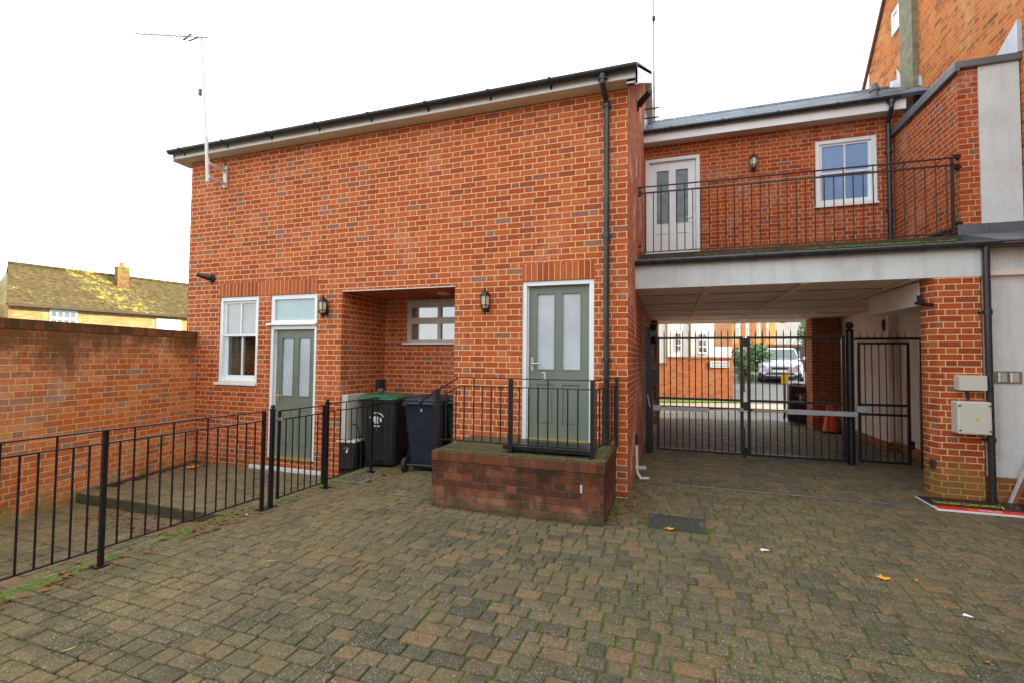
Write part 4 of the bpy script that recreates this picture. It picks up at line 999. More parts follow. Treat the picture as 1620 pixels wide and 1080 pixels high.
for x in (4.14, 4.25):
    g = G(); g.box(x - .018, x - .0, 1.340, 1.3449, 1.40, 1.51); mk('slat', g, 'white', AV)
    g = G(); g.box(x + .005, x + .06, 1.340, 1.3449, 1.40, 1.51); mk('grille', g, 'silver', AV)
CA = empty('security_camera', (3.44, 1.3, 2.35), 'small black camera on a bracket at the top of the brick pillar', 'camera')
g = G(); g.box(3.36, 3.449, 1.38, 1.42, 2.33, 2.36); g.cyl((3.37, 1.36, 2.345), (3.46, 1.22, 2.30), .022); g.box(3.38, 3.42, 1.36, 1.40, 2.34, 2.44); mk('body', g, 'black', CA)
KB = empty('key_switch', (3.44, 1.3, .42), 'tiny dark switch box low on the corner of the brick pillar', 'switch')
g = G(); g.box(3.44, 3.475, 1.27, 1.33, .36, .46); g.box(3.45, 3.47, 1.26, 1.271, .38, .44); mk('case', g, 'cardark', KB, bevel=.003)
BL = empty('bulkhead_light', (3.9, 4.6, 2.2), 'black oval bulkhead light on the passage wall behind the side gate', 'light')
g = G(); g.ball((4.36, 4.9, 2.30), .10, 14, 9, 1.7); mk('body', g, 'black', BL, smooth=True)
g = G(); g.cyl((4.28, 4.9, 2.50), (4.36, 4.9, 2.5), .03); mk('cable_entry', g, 'black', BL)

# ---------------------------------------------------------------- aerials
A1 = empty('tv_aerial', (-6.4, -.3, 4.3), 'tall white mast with comb shaped television aerial over the left gutter', 'aerial')
g = G(); g.cyl((-6.30, -.45, 4.30), (-6.36, -.45, 5.02), .024); g.cyl((-6.36, -.45, 5.0), (-6.545, -.45, 6.70), .013); mk('mast', g, 'wplastic', A1, smooth=True)
g = G(); g.bar((-6.29, -.45, 4.38), (-6.46, -.02, 4.44), .05, .04); g.bar((-6.31, -.45, 4.60), (-6.46, -.02, 4.66), .05, .04); g.bar((-6.46, -.018, 4.38), (-6.46, -.018, 4.74), .07, .03); g.bar((-6.305, -.44, 4.34), (-6.325, -.44, 4.68), .03, .03); mk('wall_bracket', g, 'wplastic', A1)
g = G(); g.box(-6.515, -6.475, -.49, -.455, 5.69, 5.79); mk('amplifier', g, 'concrete', A1)
tp, bt = Vector((-6.53, -.45, 6.64)), Vector((-7.46, -.82, 6.66))
g = G(); g.cyl(tp + Vector((.10, .03, 0)), bt, .010); mk('boom', g, 'silver', A1)
d_ = (bt - tp).normalized(); pp = d_.cross(Vector((0, 0, 1))).normalized(); u_ = (pp * .62 + Vector((0, 0, .78))).normalized()
for i, s_ in enumerate((1., .89, .79, .69, .60, .52, .44, .36, .29)):
    c = tp.lerp(bt, s_); g = G(); g.cyl(c - u_ * .10, c + u_ * .10, .008, n=6); mk('element', g, 'silver', A1)
c = tp.lerp(bt, .22); g = G(); g.bar(c - u_ * .13, c + u_ * .13, .03, .02); mk('dipole', g, 'cardark', A1)
c = tp.lerp(bt, .06); g = G()
for s_ in (1, -1): g.bar(c, c + u_ * .18 * s_ + d_ * .07, .018, .02)
mk('reflector', g, 'cardark', A1)
g = G(); g.tube([(-6.52, -.03, 4.9), (-6.48, -.012, 4.76), (-6.42, -.1, 4.66)], .006, 6); mk('cable', g, 'cardark', A1)
A2 = empty('aerial_mast', (.2, 3.6, 6.1), 'thin grey mast rising past the frame top behind the gable', 'aerial')
g = G(); g.cyl((.205, 3.45, 6.15), (.175, 3.45, 9.6), .020); mk('mast', g, 'silver', A2)
for z in (6.40, 6.22): g = G(); g.bar((.02, 3.42, z), (.29, 3.42, z - .005), .022); mk('bracket', g, 'balrail', A2)
g = G(); g.box(.17, .23, 3.36, 3.42, 8.1, 8.16); mk('clamp', g, 'balrail', A2)

# ---------------------------------------------------------------- bins
def wheelie(loc, rz, label, body, lidm, front_logo=False, num=None, group='wheeled bins in the yard', lidtilt=0., dirx=0., small=False):
    """local frame: wheels and handle at -Y (back), front at +Y"""
    Bn = empty('wheelie_bin', loc, label, 'wheelie bin', group, rz)
    w0, w1 = .235, .29; d0, d1 = .25, .36
    g = G(); zs = (.10, .97)
    def ring(w, a, b, z, c=.04): return [(-w + c, a, z), (w - c, a, z), (w, a + c, z), (w, b - c, z), (w - c, b, z), (-w + c, b, z), (-w, b - c, z), (-w, a + c, z)]
    rings = [ring(.22, -.20, .25, .04), ring(.235, -.24, .27, .12), ring(.285, -.34, .335, .93), ring(.285, -.34, .335, .95), ring(.305, -.36, .36, .955), ring(.305, -.36, .36, 1.0)]
    vs = [p for r_ in rings for p in r_]; fs = [tuple(range(7, -1, -1)), tuple(range(40, 48))]
    for k in range(5):
        for i in range(8): fs.append((k * 8 + i, k * 8 + (i + 1) % 8, k * 8 + 8 + (i + 1) % 8, k * 8 + 8 + i))
    g.add(vs, fs)
    for x in (-.17, -.085, .0, .085, .17):                    # moulded ribs on the faces
        g.bar((x * .85, .275, .16), (x, .338, .90), .018, .012)
    mk('bin_body', g, body, Bn, local=True, bevel=.008)
    g = G()
    lr = [ring(.315, -.35, .40, 1.002, .06), ring(.315, -.35, .40, 1.03, .06), ring(.27, -.31, .35, 1.062, .09), ring(.12, -.2, .2, 1.078, .05)]
    vs = [p for r_ in lr for p in r_]; fs = [tuple(range(7, -1, -1)), tuple(range(24, 32))]
    for k in range(3):
        for i in range(8): fs.append((k * 8 + i, k * 8 + (i + 1) % 8, k * 8 + 8 + (i + 1) % 8, k * 8 + 8 + i))
    g.add(vs, fs); g.bar((-.2, .385, 1.05), (.2, .385, 1.05), .03, .02)
    mk('bin_lid', g, lidm, Bn, local=True, bevel=.008)
    g = G()
    for s_ in (-1, 1): g.box(s_ * .22 - .03, s_ * .22 + .03, -.47, -.34, .955, 1.01)
    g.cyl((-.25, -.45, .985), (.25, -.45, .985), .019, n=12)
    mk('handle', g, body, Bn, local=True)
    for s_ in (-1, 1):
        g = G(); g.cyl((s_ * .255, -.27, .10), (s_ * .305, -.27, .10), .10, n=20); wv = mk('wheel', g, 'rubber', Bn, local=True, smooth=True)
        g = G(); g.cyl((s_ * .300, -.27, .10), (s_ * .310, -.27, .10), .045, n=14); mk('hub', g, 'cardark', wv, local=True)
    g = G(); g.cyl((-.26, -.27, .10), (.26, -.27, .10), .012); mk('axle', g, 'iron', Bn, local=True)
    if front_logo:
        def T(x, z): return (x, .296 + (z - .16) * .066 * 1.03 + .012, z)
        g = G()
        for a0, a1 in ((150, 105), (98, 66), (58, 15)):
            n = 8
            for i in range(n):
                a, b = R(a0 + (a1 - a0) * i / n), R(a0 + (a1 - a0) * (i + .8) / n)
                for_ = [(.125 * math.cos(a), .125 * math.sin(a)), (.125 * math.cos(b), .125 * math.sin(b)), (.105 * math.cos(b), .105 * math.sin(b)), (.105 * math.cos(a), .105 * math.sin(a))]
                p = [T(x, .70 + z) for x, z in for_]; g.add(p, [(0, 1, 2, 3)])
        def blob(cx, cz, pts): g.add([T(cx + x, cz + z) for x, z in pts], [tuple(range(len(pts)))])
        blob(0, .71, [(-.02, -.05), (.03, -.06), (.055, -.01), (.05, .05), (.0, .06), (-.035, .03), (-.015, .01)])
        blob(-.06, .71, [(-.015, -.02), (.015, -.03), (.012, .03), (-.01, .03)])
        blob(0, .62, [(-.045, -.008), (.045, -.008), (.05, .012), (-.045, .008)])
        mk('crest_mark', g, 'ink', Bn, local=True)
    return Bn
gb = wheelie((-3.64, .52, 0), R(180 + 9), 'green lidded black wheelie bin inside the recess behind the railing', 'binblack', 'bingreen', True)
text('bin_number', '1', .10, 'gold', gb, Matrix.Translation((.0, .352, .56)) @ Matrix.Rotation(PI, 4, 'Z') @ Matrix.Rotation(PI / 2 - .065, 4, 'X'), .002)
bb = wheelie((-2.87, .50, 0), R(8), 'navy wheelie bin with its wheels facing the yard beside the brick doorstep', 'binblue', 'binblue')
text('bin_number', '8', .06, 'ink', bb, Matrix.Translation((-.02, -.345, .885)) @ Matrix.Rotation(PI / 2 + .1, 4, 'X'), .002)
wheelie((-2.36, .80, 0), R(4), 'dark green wheelie bin half hidden behind the navy bin and the handrail post', 'bindgreen', 'bindgreen')
wheelie((3.62, 8.35, .02), R(172), 'black wheelie bin with white rimmed lid beyond the driveway gate', 'binblack', 'binblack', True)
o = [x for x in bpy.data.objects if x.name.startswith('wheelie_bin')][-1]
o.rotation_euler = (R(-3), R(-5), R(172))
g = G(); g.box(-.32, .32, .39, .415, .99, 1.03); mk('lid_rim', g, 'white', o, local=True)
FB = empty('food_caddy', (-4.0, .14, 0), 'small black food waste caddy with raised handle left of the green lidded bin', 'caddy', rz=R(6))
g = G(); g.prism([(-.115, 0), (.115, 0), (.145, .38), (-.145, .38)], 'y', -.12, .13); mk('body', g, 'binblack', FB, local=True, bevel=.01)
g = G(); g.box(-.155, .155, -.14, .15, .381, .41); mk('lid', g, 'boxgrey', FB, local=True, bevel=.008)
g = G(); g.tube([(-.14, 0, .36), (-.12, 0, .58), (-.06, 0, .63), (.06, 0, .63), (.12, 0, .58), (.14, 0, .36)], .009, 8); mk('handle', g, 'binblack', FB, local=True)
g = G()
for i in range(6):
    a, b = R(150 - i * 22), R(150 - i * 22 - 17); g.add([(.045 * math.cos(t_) * k, -.124, .27 + .045 * math.sin(t_) * k) for t_, k in ((a, 1), (b, 1), (b, .8), (a, .8))], [(0, 1, 2, 3)])
g.add([(-.02, -.124, .23), (.022, -.124, .235), (.025, -.124, .28), (-.01, -.124, .285)], [(0, 1, 2, 3)]); mk('crest_mark', g, 'ink', FB, local=True)

# ---------------------------------------------------------------- cone, sign board, plank, planter
CN = empty('traffic_cone', (3.96, 6.9, 0), 'red orange traffic cone standing against the rear brick pillar', 'cone')
g = G(); g.lathe([(.155, .03), (.15, .06), (.035, .66), (.030, .68), (.02, .68)], (0, 0, 0), 20); mk('body', g, 'cone', CN, local=True, smooth=True)
g = G(); g.box(-.21, .21, -.21, .21, 0, .035); mk('base', g, 'rubber', CN, local=True, bevel=.01)
SB = empty('agent_board', (3.9, .98, .01), 'black and red estate agent board lying on the pavers in front of the brick pillar', 'sign', rot=(R(1.5), 0, R(1.0)))
g = G(); g.box(-.66, .75, -.255, .235, .0, .018); mk('board', g, 'white', SB, local=True)
g = G(); g.box(-.655, .745, -.12, .23, .0185, .0195); mk('black_panel', g, 'signblack', SB, local=True)
g = G(); g.box(-.64, .735, -.235, -.121, .0185, .0195); mk('red_panel', g, 'signred', SB, local=True)
text('lettering', 'intercounty', .17, 'signlime', SB, Matrix.Translation((-.25, .03, .0198)), .0006, sx=.80)
text('lettering', 'SOLD', .085, 'ink', SB, Matrix.Translation((-.16, -.178, .0198)), .0006, sx=1.0)
g = G(); g.box(-.36, -.29, -.20, -.155, .0197, .0205); mk('orange_block', g, 'orangeink', SB, local=True)
PK = empty('leaning_plank', (4.18, 1.2, 0), 'long brown and white plank leaning against the rendered wall at the right edge', 'plank')
g = G(); g.bar((4.165, 1.24, .02), (4.60, 1.31, 1.12), .045, .03, (0, 1, 0)); mk('brown_face', g, 'woodred', PK)
g = G(); g.bar((4.130, 1.23, .02), (4.565, 1.30, 1.12), .022, .032, (0, 1, 0)); mk('white_edge', g, 'woodpale', PK)
BP = empty('barrel_planter', (4.62, 1.02, 0), 'weathered half barrel planter cut by the right edge of the view', 'planter')
g = G(); g.lathe([(.17, 0), (.215, .12), (.235, .26), (.22, .30), (.19, .28)], (4.62, 1.05, 0), 20); mk('staves', g, 'barrelwood', BP)
g = G(); g.lathe([(.232, .19), (.236, .19), (.240, .235), (.236, .235)], (4.62, 1.05, 0), 20); mk('hoop', g, 'concrete', BP)
# drains
DG = empty('drain_grate', (.53, -.68, 0), 'rectangular slotted drain grate in the pavers right of the doorstep', 'drain')
g = G(); g.wall(0, 1, 0, 1, 0, []); g = G()
x0, x1, y0, y1 = .262, .798, -.885, -.475
for a in ((x0, x1, y0, y0 + .02), (x0, x1, y1 - .02, y1), (x0, x0 + .02, y0 + .02, y1 - .02), (x1 - .02, x1, y0 + .02, y1 - .02)): g.box(*a, -.03, .002)
mk('frame', g, 'iron', DG)
g = G()
for i in range(17): x = x0 + .030 + i * .0295; g.box(x, x + .017, y0 + .021, y1 - .021, -.02, -.001)
for i in range(1, 6): y = y0 + i * .068; g.box(x0 + .021, x1 - .021, y, y + .014, -.022, -.004)
mk('bars', g, 'iron', DG)
g = G(); g.box(x0, x1, y0, y1, -.08, -.05); mk('pit', g, 'darkgap', DG)
MH = empty('manhole_cover', (-3.5, -.3, 0), 'gravel topped inspection cover at the foot of the recess railing', 'manhole cover')
g = G(); g.box(-3.715, -3.305, -.54, -.06, -.03, .004); mk('cover', g, 'concrete', MH, bevel=.003)
g = G(); rs = random.Random(5)
for i in range(500): g.ball((rs.uniform(-3.69, -3.33), rs.uniform(-.52, -.08), .005), rs.uniform(.004, .009), 5, 4, .7)
mk('gravel_top', g, 'iron', MH)
CD = empty('channel_drain', (1.8, .85, 0), 'long narrow channel drain across the mouth of the passage', 'drain')
g = G(); g.box(.13, 3.44, .805, .815, -.03, .002); g.box(.13, 3.44, .885, .895, -.03, .002); mk('channel_edge', g, 'iron', CD)
g = G()
x = .14
while x < 3.42: g.box(x, x + .012, .816, .884, -.012, -.001); x += .026
mk('grate_bars', g, 'galv', CD)
g = G(); g.box(.13, 3.44, .815, .885, -.06, -.03); mk('trough', g, 'darkgap', CD)

# ---------------------------------------------------------------- leaves and litter
def leafshape(g, x, y, z, s, rs, mat_=None):
    a = rs.uniform(0, 2 * PI); n = 7; curl = rs.uniform(.1, .5)
    tx, ty = rs.uniform(-.4, .4), rs.uniform(-.4, .4); pts = []
    for i in range(n):
        th = 2 * PI * i / n; r = s * (.55 + .45 * abs(math.cos(th))) * rs.uniform(.7, 1.1)
        px, py = r * math.cos(th), r * math.sin(th) * .6
        pz = curl * (px * px + py * py) / s + abs(px * tx + py * ty) * .6
        pts.append((x + px * math.cos(a) - py * math.sin(a), y + px * math.sin(a) + py * math.cos(a), z + .004 + pz))
    pts.append((x, y, z + .003)); g.add(pts, [(i, (i + 1) % n, n) for i in range(n)])
def litter(name, spots, mat, seed):
    rs = random.Random(seed); g = G()
    for (x0, x1, y0, y1, z, n, s0, s1) in spots:
        for _ in range(n): leafshape(g, rs.uniform(x0, x1), rs.uniform(y0, y1), z + rs.uniform(0, .008), rs.uniform(s0, s1), rs)
    return tag(mk(name, g, mat), None, None, kind='stuff')
litter('leaf_litter', [(-3.86, -3.62, -3.9, -1.7, .0, 60, .015, .038), (-3.76, -3.50, -5.2, -3.2, .0, 50, .015, .038), (-5.9, -3.9, -2.3, -1.83, -.225, 150, .015, .035), (-6.6, -3.9, -5, -2.2, -.225, 90, .015, .03),
    (-6.6, -3.9, -1.7, -.1, -.105, 70, .012, .025), (-.12, .25, -1.0, .3, .0, 110, .012, .03), (-1.9, -.2, -1.10, -1.045, 0, 70, .010, .022), (3.0, 4.4, .75, 1.3, 0, 60, .02, .035), (4.0, 4.9, .8, 1.33, .0, 150, .02, .04),
    (-3.6, -3.1, -.4, .2, 0, 30, .015, .035), (.1, 3.4, .7, 1.0, 0, 60, .008, .018), (.3, 4.2, 2.5, 7.2, 0, 50, .01, .02)], 'leafbrown', 41)
litter('rust_leaf_litter', [(-3.78, -3.5, -2.6, -1.9, .0, 40, .018, .04), (-3.70, -3.5, -3.9, -2.9, .0, 26, .018, .04), (-5.9, -3.9, -2.2, -1.83, -.225, 60, .02, .04), (-6.8, -6.3, -1.1, -.15, -.10, 40, .02, .04), (-3.5, 3, -5, -1.2, 0, 75, .007, .024), (3.9, 4.6, .9, 1.33, .02, 40, .02, .04), (-3.2, -2.9, -.5, .1, 0, 8, .02, .035), (-.1, .1, -.9, 0, 0, 14, .01, .025)], 'leafrust', 43)
g = G(); rs = random.Random(77)
for i in range(1500):
    y = rs.choice([rs.uniform(-3.6, -2.1), rs.uniform(-4.6, -3.2), rs.uniform(-2.1, -1.75)]); n_ = math.sin(y * 5.) + math.sin(y * 11.7 + 1)
    if n_ < -.2: continue
    g.ball((-3.76 + rs.gauss(0, .035), y, .0), rs.uniform(.008, .022), 6, 4, .35)
tag(mk('moss_strip', g, 'mossbright'), kind='stuff')
g = G(); rs = random.Random(79)
for i in range(2600):
    x, y = rs.uniform(-3.6, 4.6), -5.2 + 6.2 * rs.random() ** .9
    if not yard_keep(x, y) or (y > -.02 and x < .1): continue
    r = rs.uniform(.0015, .0042); a = rs.uniform(0, PI); c_, s_ = math.cos(a) * r, math.sin(a) * r
    z = .0015; g.add([(x - c_, y - s_, z), (x + s_, y - c_, z), (x + c_, y + s_, z), (x - s_, y + c_, z), (x, y, z + r * .9)], [(0, 1, 4), (1, 2, 4), (2, 3, 4), (3, 0, 4)])
tag(mk('pale_grit', g, 'grit'), kind='stuff')
# moss tufts standing in the joints
g = G(); rs = random.Random(78)
for i in range(900):
    x, y = rs.uniform(-1.5, 4.2), rs.uniform(-4.4, .6)
    row = round((y + 6.6) / .118) * .118 - 6.6
    if rs.random() < .8: y = row
    if not yard_keep(x, y): continue
    if math.sin(x * 2.1 + y) + math.sin(y * 3.3 - x * 1.3) < -.1: continue
    g.ball((x, y, -.006), rs.uniform(.004, .0085), 6, 4, .9)
tag(mk('joint_moss', g, 'moss'), kind='stuff')
def maple(name, loc, s, mat, label, cat='leaf', lobes=5, rz=0):
    g = G(); n = lobes * 4; pts = []
    for i in range(n):
        th = 2 * PI * i / n + rz; k = i % 4; r = s * (1, .72, .42, .72)[k] * (.8 + .2 * math.cos(th))
        pts.append((loc[0] + r * math.cos(th), loc[1] + r * math.sin(th), loc[2] + .006 + .10 * abs(r * math.sin(th * 2.5)) * .5 + (.01 if k == 0 else 0)))
    pts.append((loc[0], loc[1], loc[2] + .006)); g.add(pts, [(i, (i + 1) % n, n) for i in range(n)])
    g.tube([(loc[0], loc[1], loc[2] + .006), (loc[0] - s * 1.1 * math.cos(rz), loc[1] - s * 1.1 * math.sin(rz), loc[2] + .01)], .0018, 5)
    return tag(mk(name, g, mat), label, cat)
maple('fallen_leaf', (1.97, -1.42, 0), .062, 'leaforange', 'orange maple leaf lying alone on the open pavers at right', rz=2.6)
maple('fallen_leaf', (.46, -.90, 0), .05, 'leaforange', 'yellow leaf on the front edge of the drain grate', rz=.3)
maple('fallen_leaf', (-6.5, -.40, -.09), .12, 'leaforange', 'big yellow leaf in the corner by the garden wall', rz=1.)
g = G(); g.add([(-2.67, -4.005, .006), (-2.655, -3.99, .010), (-2.630, -3.955, .016), (-2.625, -3.958, .014), (-2.645, -3.997, .008), (-2.67, -4.010, .005)], [(0, 1, 4, 5), (1, 2, 3, 4)])
tag(mk('leaf_stalk', g, 'leaflime'), 'curled lime green leaf stalk on the foreground pavers at left', 'leaf')
g = G(); g.add([(-2.60, -2.79, .006), (-2.50, -2.738, .016), (-2.46, -2.71, .010), (-2.51, -2.75, .008)], [(0, 1, 3), (1, 2, 3)])
tag(mk('grass_blade', g, 'leaflime'), 'single green grass blade on the pavers right of the railing', 'grass blade')
def scrap(name, x, y, w, d, rz, mat, label):
    g = G(); c, s_ = math.cos(rz), math.sin(rz)
    pts = [(x + a * c - b * s_, y + a * s_ + b * c, z) for a, b, z in ((-w, -d, .003), (w, -d * .7, .010), (w * .9, d, .006), (-w * .8, d * .8, .012))]
    g.add(pts + [(p[0], p[1], p[2] + .002) for p in pts], [(3, 2, 1, 0), (4, 5, 6, 7), (0, 1, 5, 4), (1, 2, 6, 5), (2, 3, 7, 6), (3, 0, 4, 7)])
    return tag(mk(name, g, mat), label, 'litter')
scrap('paper_scrap', 1.235, -1.15, .035, .016, .1, 'paper', 'white paper scrap on the pavers midway between drain and orange leaf')
scrap('paper_scrap', 2.27, -1.87, .026, .010, -.7, 'paper', 'pale folded paper scrap near the right edge of the pavers')
scrap('sweet_wrapper', 2.20, -1.38, .014, .009, .6, 'orangeink', 'tiny orange and white wrapper to the right of the orange leaf')
scrap('paper_scrap', -3.62, -1.98, .014, .010, .3, 'paper', 'small white scrap on the moss below the railing')
g = G(); g.ball((4.42, 1.12, .035), .035, 10, 7, .8); tag(mk('crushed_can', g, 'silver', smooth=True), 'crushed silver can among leaves by the barrel planter', 'can')

# ---------------------------------------------------------------- beyond the passage
def face_wall(p, q, z0, z1, t=.22):
    """vertical wall slab from p to q (xy)"""
    p, q = Vector((*p, 0)), Vector((*q, 0)); d = (q - p).normalized(); n = Vector((-d.y, d.x, 0)) * t
    g = G(); pr = [(p.x, p.y), (q.x, q.y), (q.x + n.x, q.y + n.y), (p.x + n.x, p.y + n.y)]; g.prism(pr, 'z', z0, z1); return g
OWd = Vector((2.36, .84, 0)).normalized()
def ow(s, out=0.): b = Vector((.16, 11.1, 0)) + OWd * s + Vector((OWd.y, -OWd.x, 0)) * out; return (b.x, b.y)
OW = empty('boundary_wall', (1.3, 11.5, .2), 'sunlit orange brick boundary wall with stepped top seen through the gate', 'wall')
mk('wall', face_wall(ow(-6), ow(.26), .0, 1.47), 'brick_far', OW); mk('wall', face_wall(ow(.262), ow(2.5), .0, 1.69), 'brick_far', OW)
g = face_wall(ow(-6, .02), ow(.25, .02), 1.471, 1.53, .26); h = face_wall(ow(.25, .02), ow(2.53, .02), 1.691, 1.75, .26); g.add(h.v, h.f); mk('coping', g, 'brick_brown', OW)
p_ = ow(2.28, .03); q_ = ow(2.53, .03)
SG = empty('street_sign', (2.1, 11.7, 1.5), 'small white street nameplate fixed to the orange boundary wall', 'sign')
mk('plate', face_wall(ow(1.70, .04), ow(2.36, .04), 1.39, 1.615, .018), 'white', SG)
rs = random.Random(6); M['paleblue'] = plain('pale_blue_ink', (.30, .45, .62), .5)
for r_, z in enumerate((1.545, 1.455)):
    g = G(); s_ = 1.76
    while s_ < 2.30:
        w_ = rs.uniform(.03, .06); h = face_wall(ow(s_, .043), ow(s_ + w_, .043), z - .022, z + .022 * rs.uniform(.5, 1), .002); g.add(h.v, h.f); s_ += w_ + .02
    mk('lettering', g, 'paleblue', SG)
# grass verge
slab('grass_verge', [(-.8, 10.35), (1.0, 10.75), (2.6, 11.1), (2.65, 11.45), (1.0, 11.2), (-.8, 10.7)], 'grass', .10)

CH = empty('cream_house', (.5, 20.5, 1), 'cream rendered house with sash windows behind the orange boundary wall', 'house')
d_ = Vector((2.68, .95, 0)).normalized()
def ch(s, out=0.): b = Vector((-.05, 19.4, 0)) + d_ * s + Vector((d_.y, -d_.x, 0)) * out; return (b.x, b.y)
mk('wall', face_wall(ch(-6), ch(2.84), .3, 6.2, 5), 'wcream', CH)
for s_ in (.34, 1.55):
    g = face_wall(ch(s_, .10), ch(s_ + (.06 if s_ < 1 else .05), .10), .6, 6, .1); mk('drain_pipe', g, 'concrete', CH)
g = face_wall(ch(1.12, .02), ch(1.48, .02), 1.0, 6.0, .02); mk('wall_strip', g, 'cream_in', CH)
def far_win(par, fn, s0, s1, z0, z1, nx=2, nz=3):
    w_ = mk('window_frame', face_wall(fn(s0, .04), fn(s1, .04), z0, z1, .05), 'white', par); g = G()
    for i in range(nx):
        for j in range(nz):
            a = s0 + (s1 - s0) * (i + .14) / nx; b = s0 + (s1 - s0) * (i + .86) / nx; c = z0 + (z1 - z0) * (j + .12) / nz; e = z0 + (z1 - z0) * (j + .88) / nz
            h = face_wall(fn(a, .05), fn(b, .05), c, e, .008)
            if nx == 1: mk('glass_pane', h, 'winglass', w_)
            else: g.add(h.v, h.f)
    if nx > 1: mk('glass_pane', g, 'winglass', w_)
far_win(CH, ch, 2.02, 2.45, 2.03, 2.98); far_win(CH, ch, .86, 1.10, 2.1, 3.0)
mk('sill', face_wall(ch(2.0, .08), ch(2.47, .08), 1.96, 2.02, .08), 'white', CH)
BH = empty('brown_brick_extension', (3.4, 23.8, 1), 'brown brick upper storey over a cream ground floor beyond the boundary wall', 'house')
mk('upper_wall', face_wall((2.86, 23.4), (3.85, 23.75), 2.46, 6, 2), 'brick_brown', BH); mk('lower_wall', face_wall((2.87, 23.42), (3.84, 23.77), .3, 2.44, 1.9), 'wcream', BH)
YH = empty('golden_brick_house', (6.5, 35, 2), 'sunlit golden brick house with white bay windows seen above the hedge', 'house')
yd = Vector((3.14, 1.06, 0)).normalized()
def yh(s, out=0.): b = Vector((5.0, 33.78, 0)) + yd * s + Vector((yd.y, -yd.x, 0)) * out; return (b.x, b.y)
M['brick_gold'] = brick_mat('brick_gold', [(0, (.62, .28, .07)), (1, (.75, .40, .12))], (.7, .5, .2), .1, seed=44)
mk('wall', face_wall(yh(-1.5), yh(3.3), 1.2, 7, 4), 'brick_gold', YH)
for s0, s1 in ((.28, .62), (1.02, 1.28), (1.9, 2.15), (2.62, 2.78)): far_win(YH, yh, s0, s1, 3.35, 5.2, 1, 2)
for s_ in (.7, 1.5, 2.4): mk('brick_pier', face_wall(yh(s_, .05), yh(s_ + .2, .05), 1.2, 7, .05), 'brick_far', YH)
mk('lower_band', face_wall(yh(-.2, .06), yh(3.3, .06), 1.2, 3.0, .05), 'brick_far', YH)
GH = empty('white_gabled_garage', (8.7, 33, 2), 'low garage with a white striped gable behind the parked car', 'garage')
g = G(); g.box(7.4, 11, 32.6, 36, 1.2, 2.85); mk('wall', g, 'brick_brown', GH)
g = G()
for i in range(4): x = 7.65 + i * .5; g.prism([(x, 2.86), (x + .12, 2.86), (x + .36, 3.18), (x + .24, 3.18)], 'y', 32.5, 32.6)
mk('gable_stripe', g, 'white', GH)
g = G(); g.box(7.4, 13.2, 38, 44, 1.5, 6.2); tag(mk('pale_gable_house', g, 'render'), 'plain pale rendered house end behind the white gabled garage', 'house')
g = G(); g.box(5.9, 10, 24.4, 24.6, .8, 2.45)
for i in range(14): g.box(5.95 + i * .29, 6.2 + i * .29, 24.37, 24.399, .85, 2.5)
tag(mk('timber_fence', g, 'bark'), 'dark timber board fence behind the silver car', 'fence')

def foliage(name, c, size, n, leaf, mats, label, cat, seed, trunk=True, z0=0):
    rs = random.Random(seed); E_ = empty(name, (c[0], c[1], z0), label, cat)
    clumps = [(Vector((rs.uniform(-1, 1) * size[0] * .6, rs.uniform(-1, 1) * size[1] * .6, rs.uniform(-.7, .8) * size[2] * .7)), rs.uniform(.3, .55)) for _ in range(14)]
    for mi, m_ in enumerate(mats):
        g = G()
        for i in range(n // len(mats)):
            cc, cr_ = rs.choice(clumps); v = Vector((rs.gauss(0, 1), rs.gauss(0, 1), rs.gauss(0, 1))).normalized() * cr_ * rs.uniform(.5, 1.1)
            p = Vector(c) + cc + Vector((v.x * size[0], v.y * size[1], v.z * size[2]))
            a = Vector((rs.gauss(0, 1), rs.gauss(0, 1), rs.gauss(0, 1))).normalized(); b = a.cross(Vector((rs.gauss(0, 1), rs.gauss(0, 1), rs.gauss(0, 1)))).normalized()
            s_ = leaf * rs.uniform(.6, 1.3); g.add([p - a * s_, p + b * s_ * .5, p + a * s_, p - b * s_ * .5], [(0, 1, 2, 3)])
        mk('crown' if mi == 0 else 'pale_leaves', g, m_, E_)
    g = G(); g.cyl((c[0], c[1], z0), (c[0], c[1], c[2]), .08 * size[0] + .02, .03)
    for i in range(5): cc, _ = clumps[i]; g.cyl((c[0], c[1], c[2] - size[2] * .5), Vector(c) + cc, .03, .008, n=6)
    mk('trunk', g, 'bark', E_); return E_
foliage('leafy_shrub', (3.22, 14.6, 1.35), (.42, .5, .70), 1800, .06, ['foliage2', 'foliage'], 'pale green leafy shrub left of the silver car', 'shrub', 51, z0=.3)
foliage('hedge', (4.1, 19.2, 1.75), (.85, 1.0, .85), 2600, .08, ['foliage', 'foliage2'], 'bright green hedge behind the leafy shrub', 'hedge', 52, z0=.5)
foliage('garden_tree', (8.15, 25.3, 3.1), (.75, .8, 1.3), 2000, .08, ['foliage', 'foliage2'], 'small green tree beside the rear brick pillar edge', 'tree', 53, z0=.9)
MP = empty('marker_post', (3.73, 10.25, .1), 'small yellow marker plate on a post behind the far wheelie bin', 'marker')
g = G(); g.box(3.63, 3.82, 10.2, 10.22, .96, 1.235); mk('plate', g, 'yellowink', MP); g = G(); g.box(3.69, 3.76, 10.22, 10.27, .1, 1.2); mk('post_body', g, 'concrete', MP)

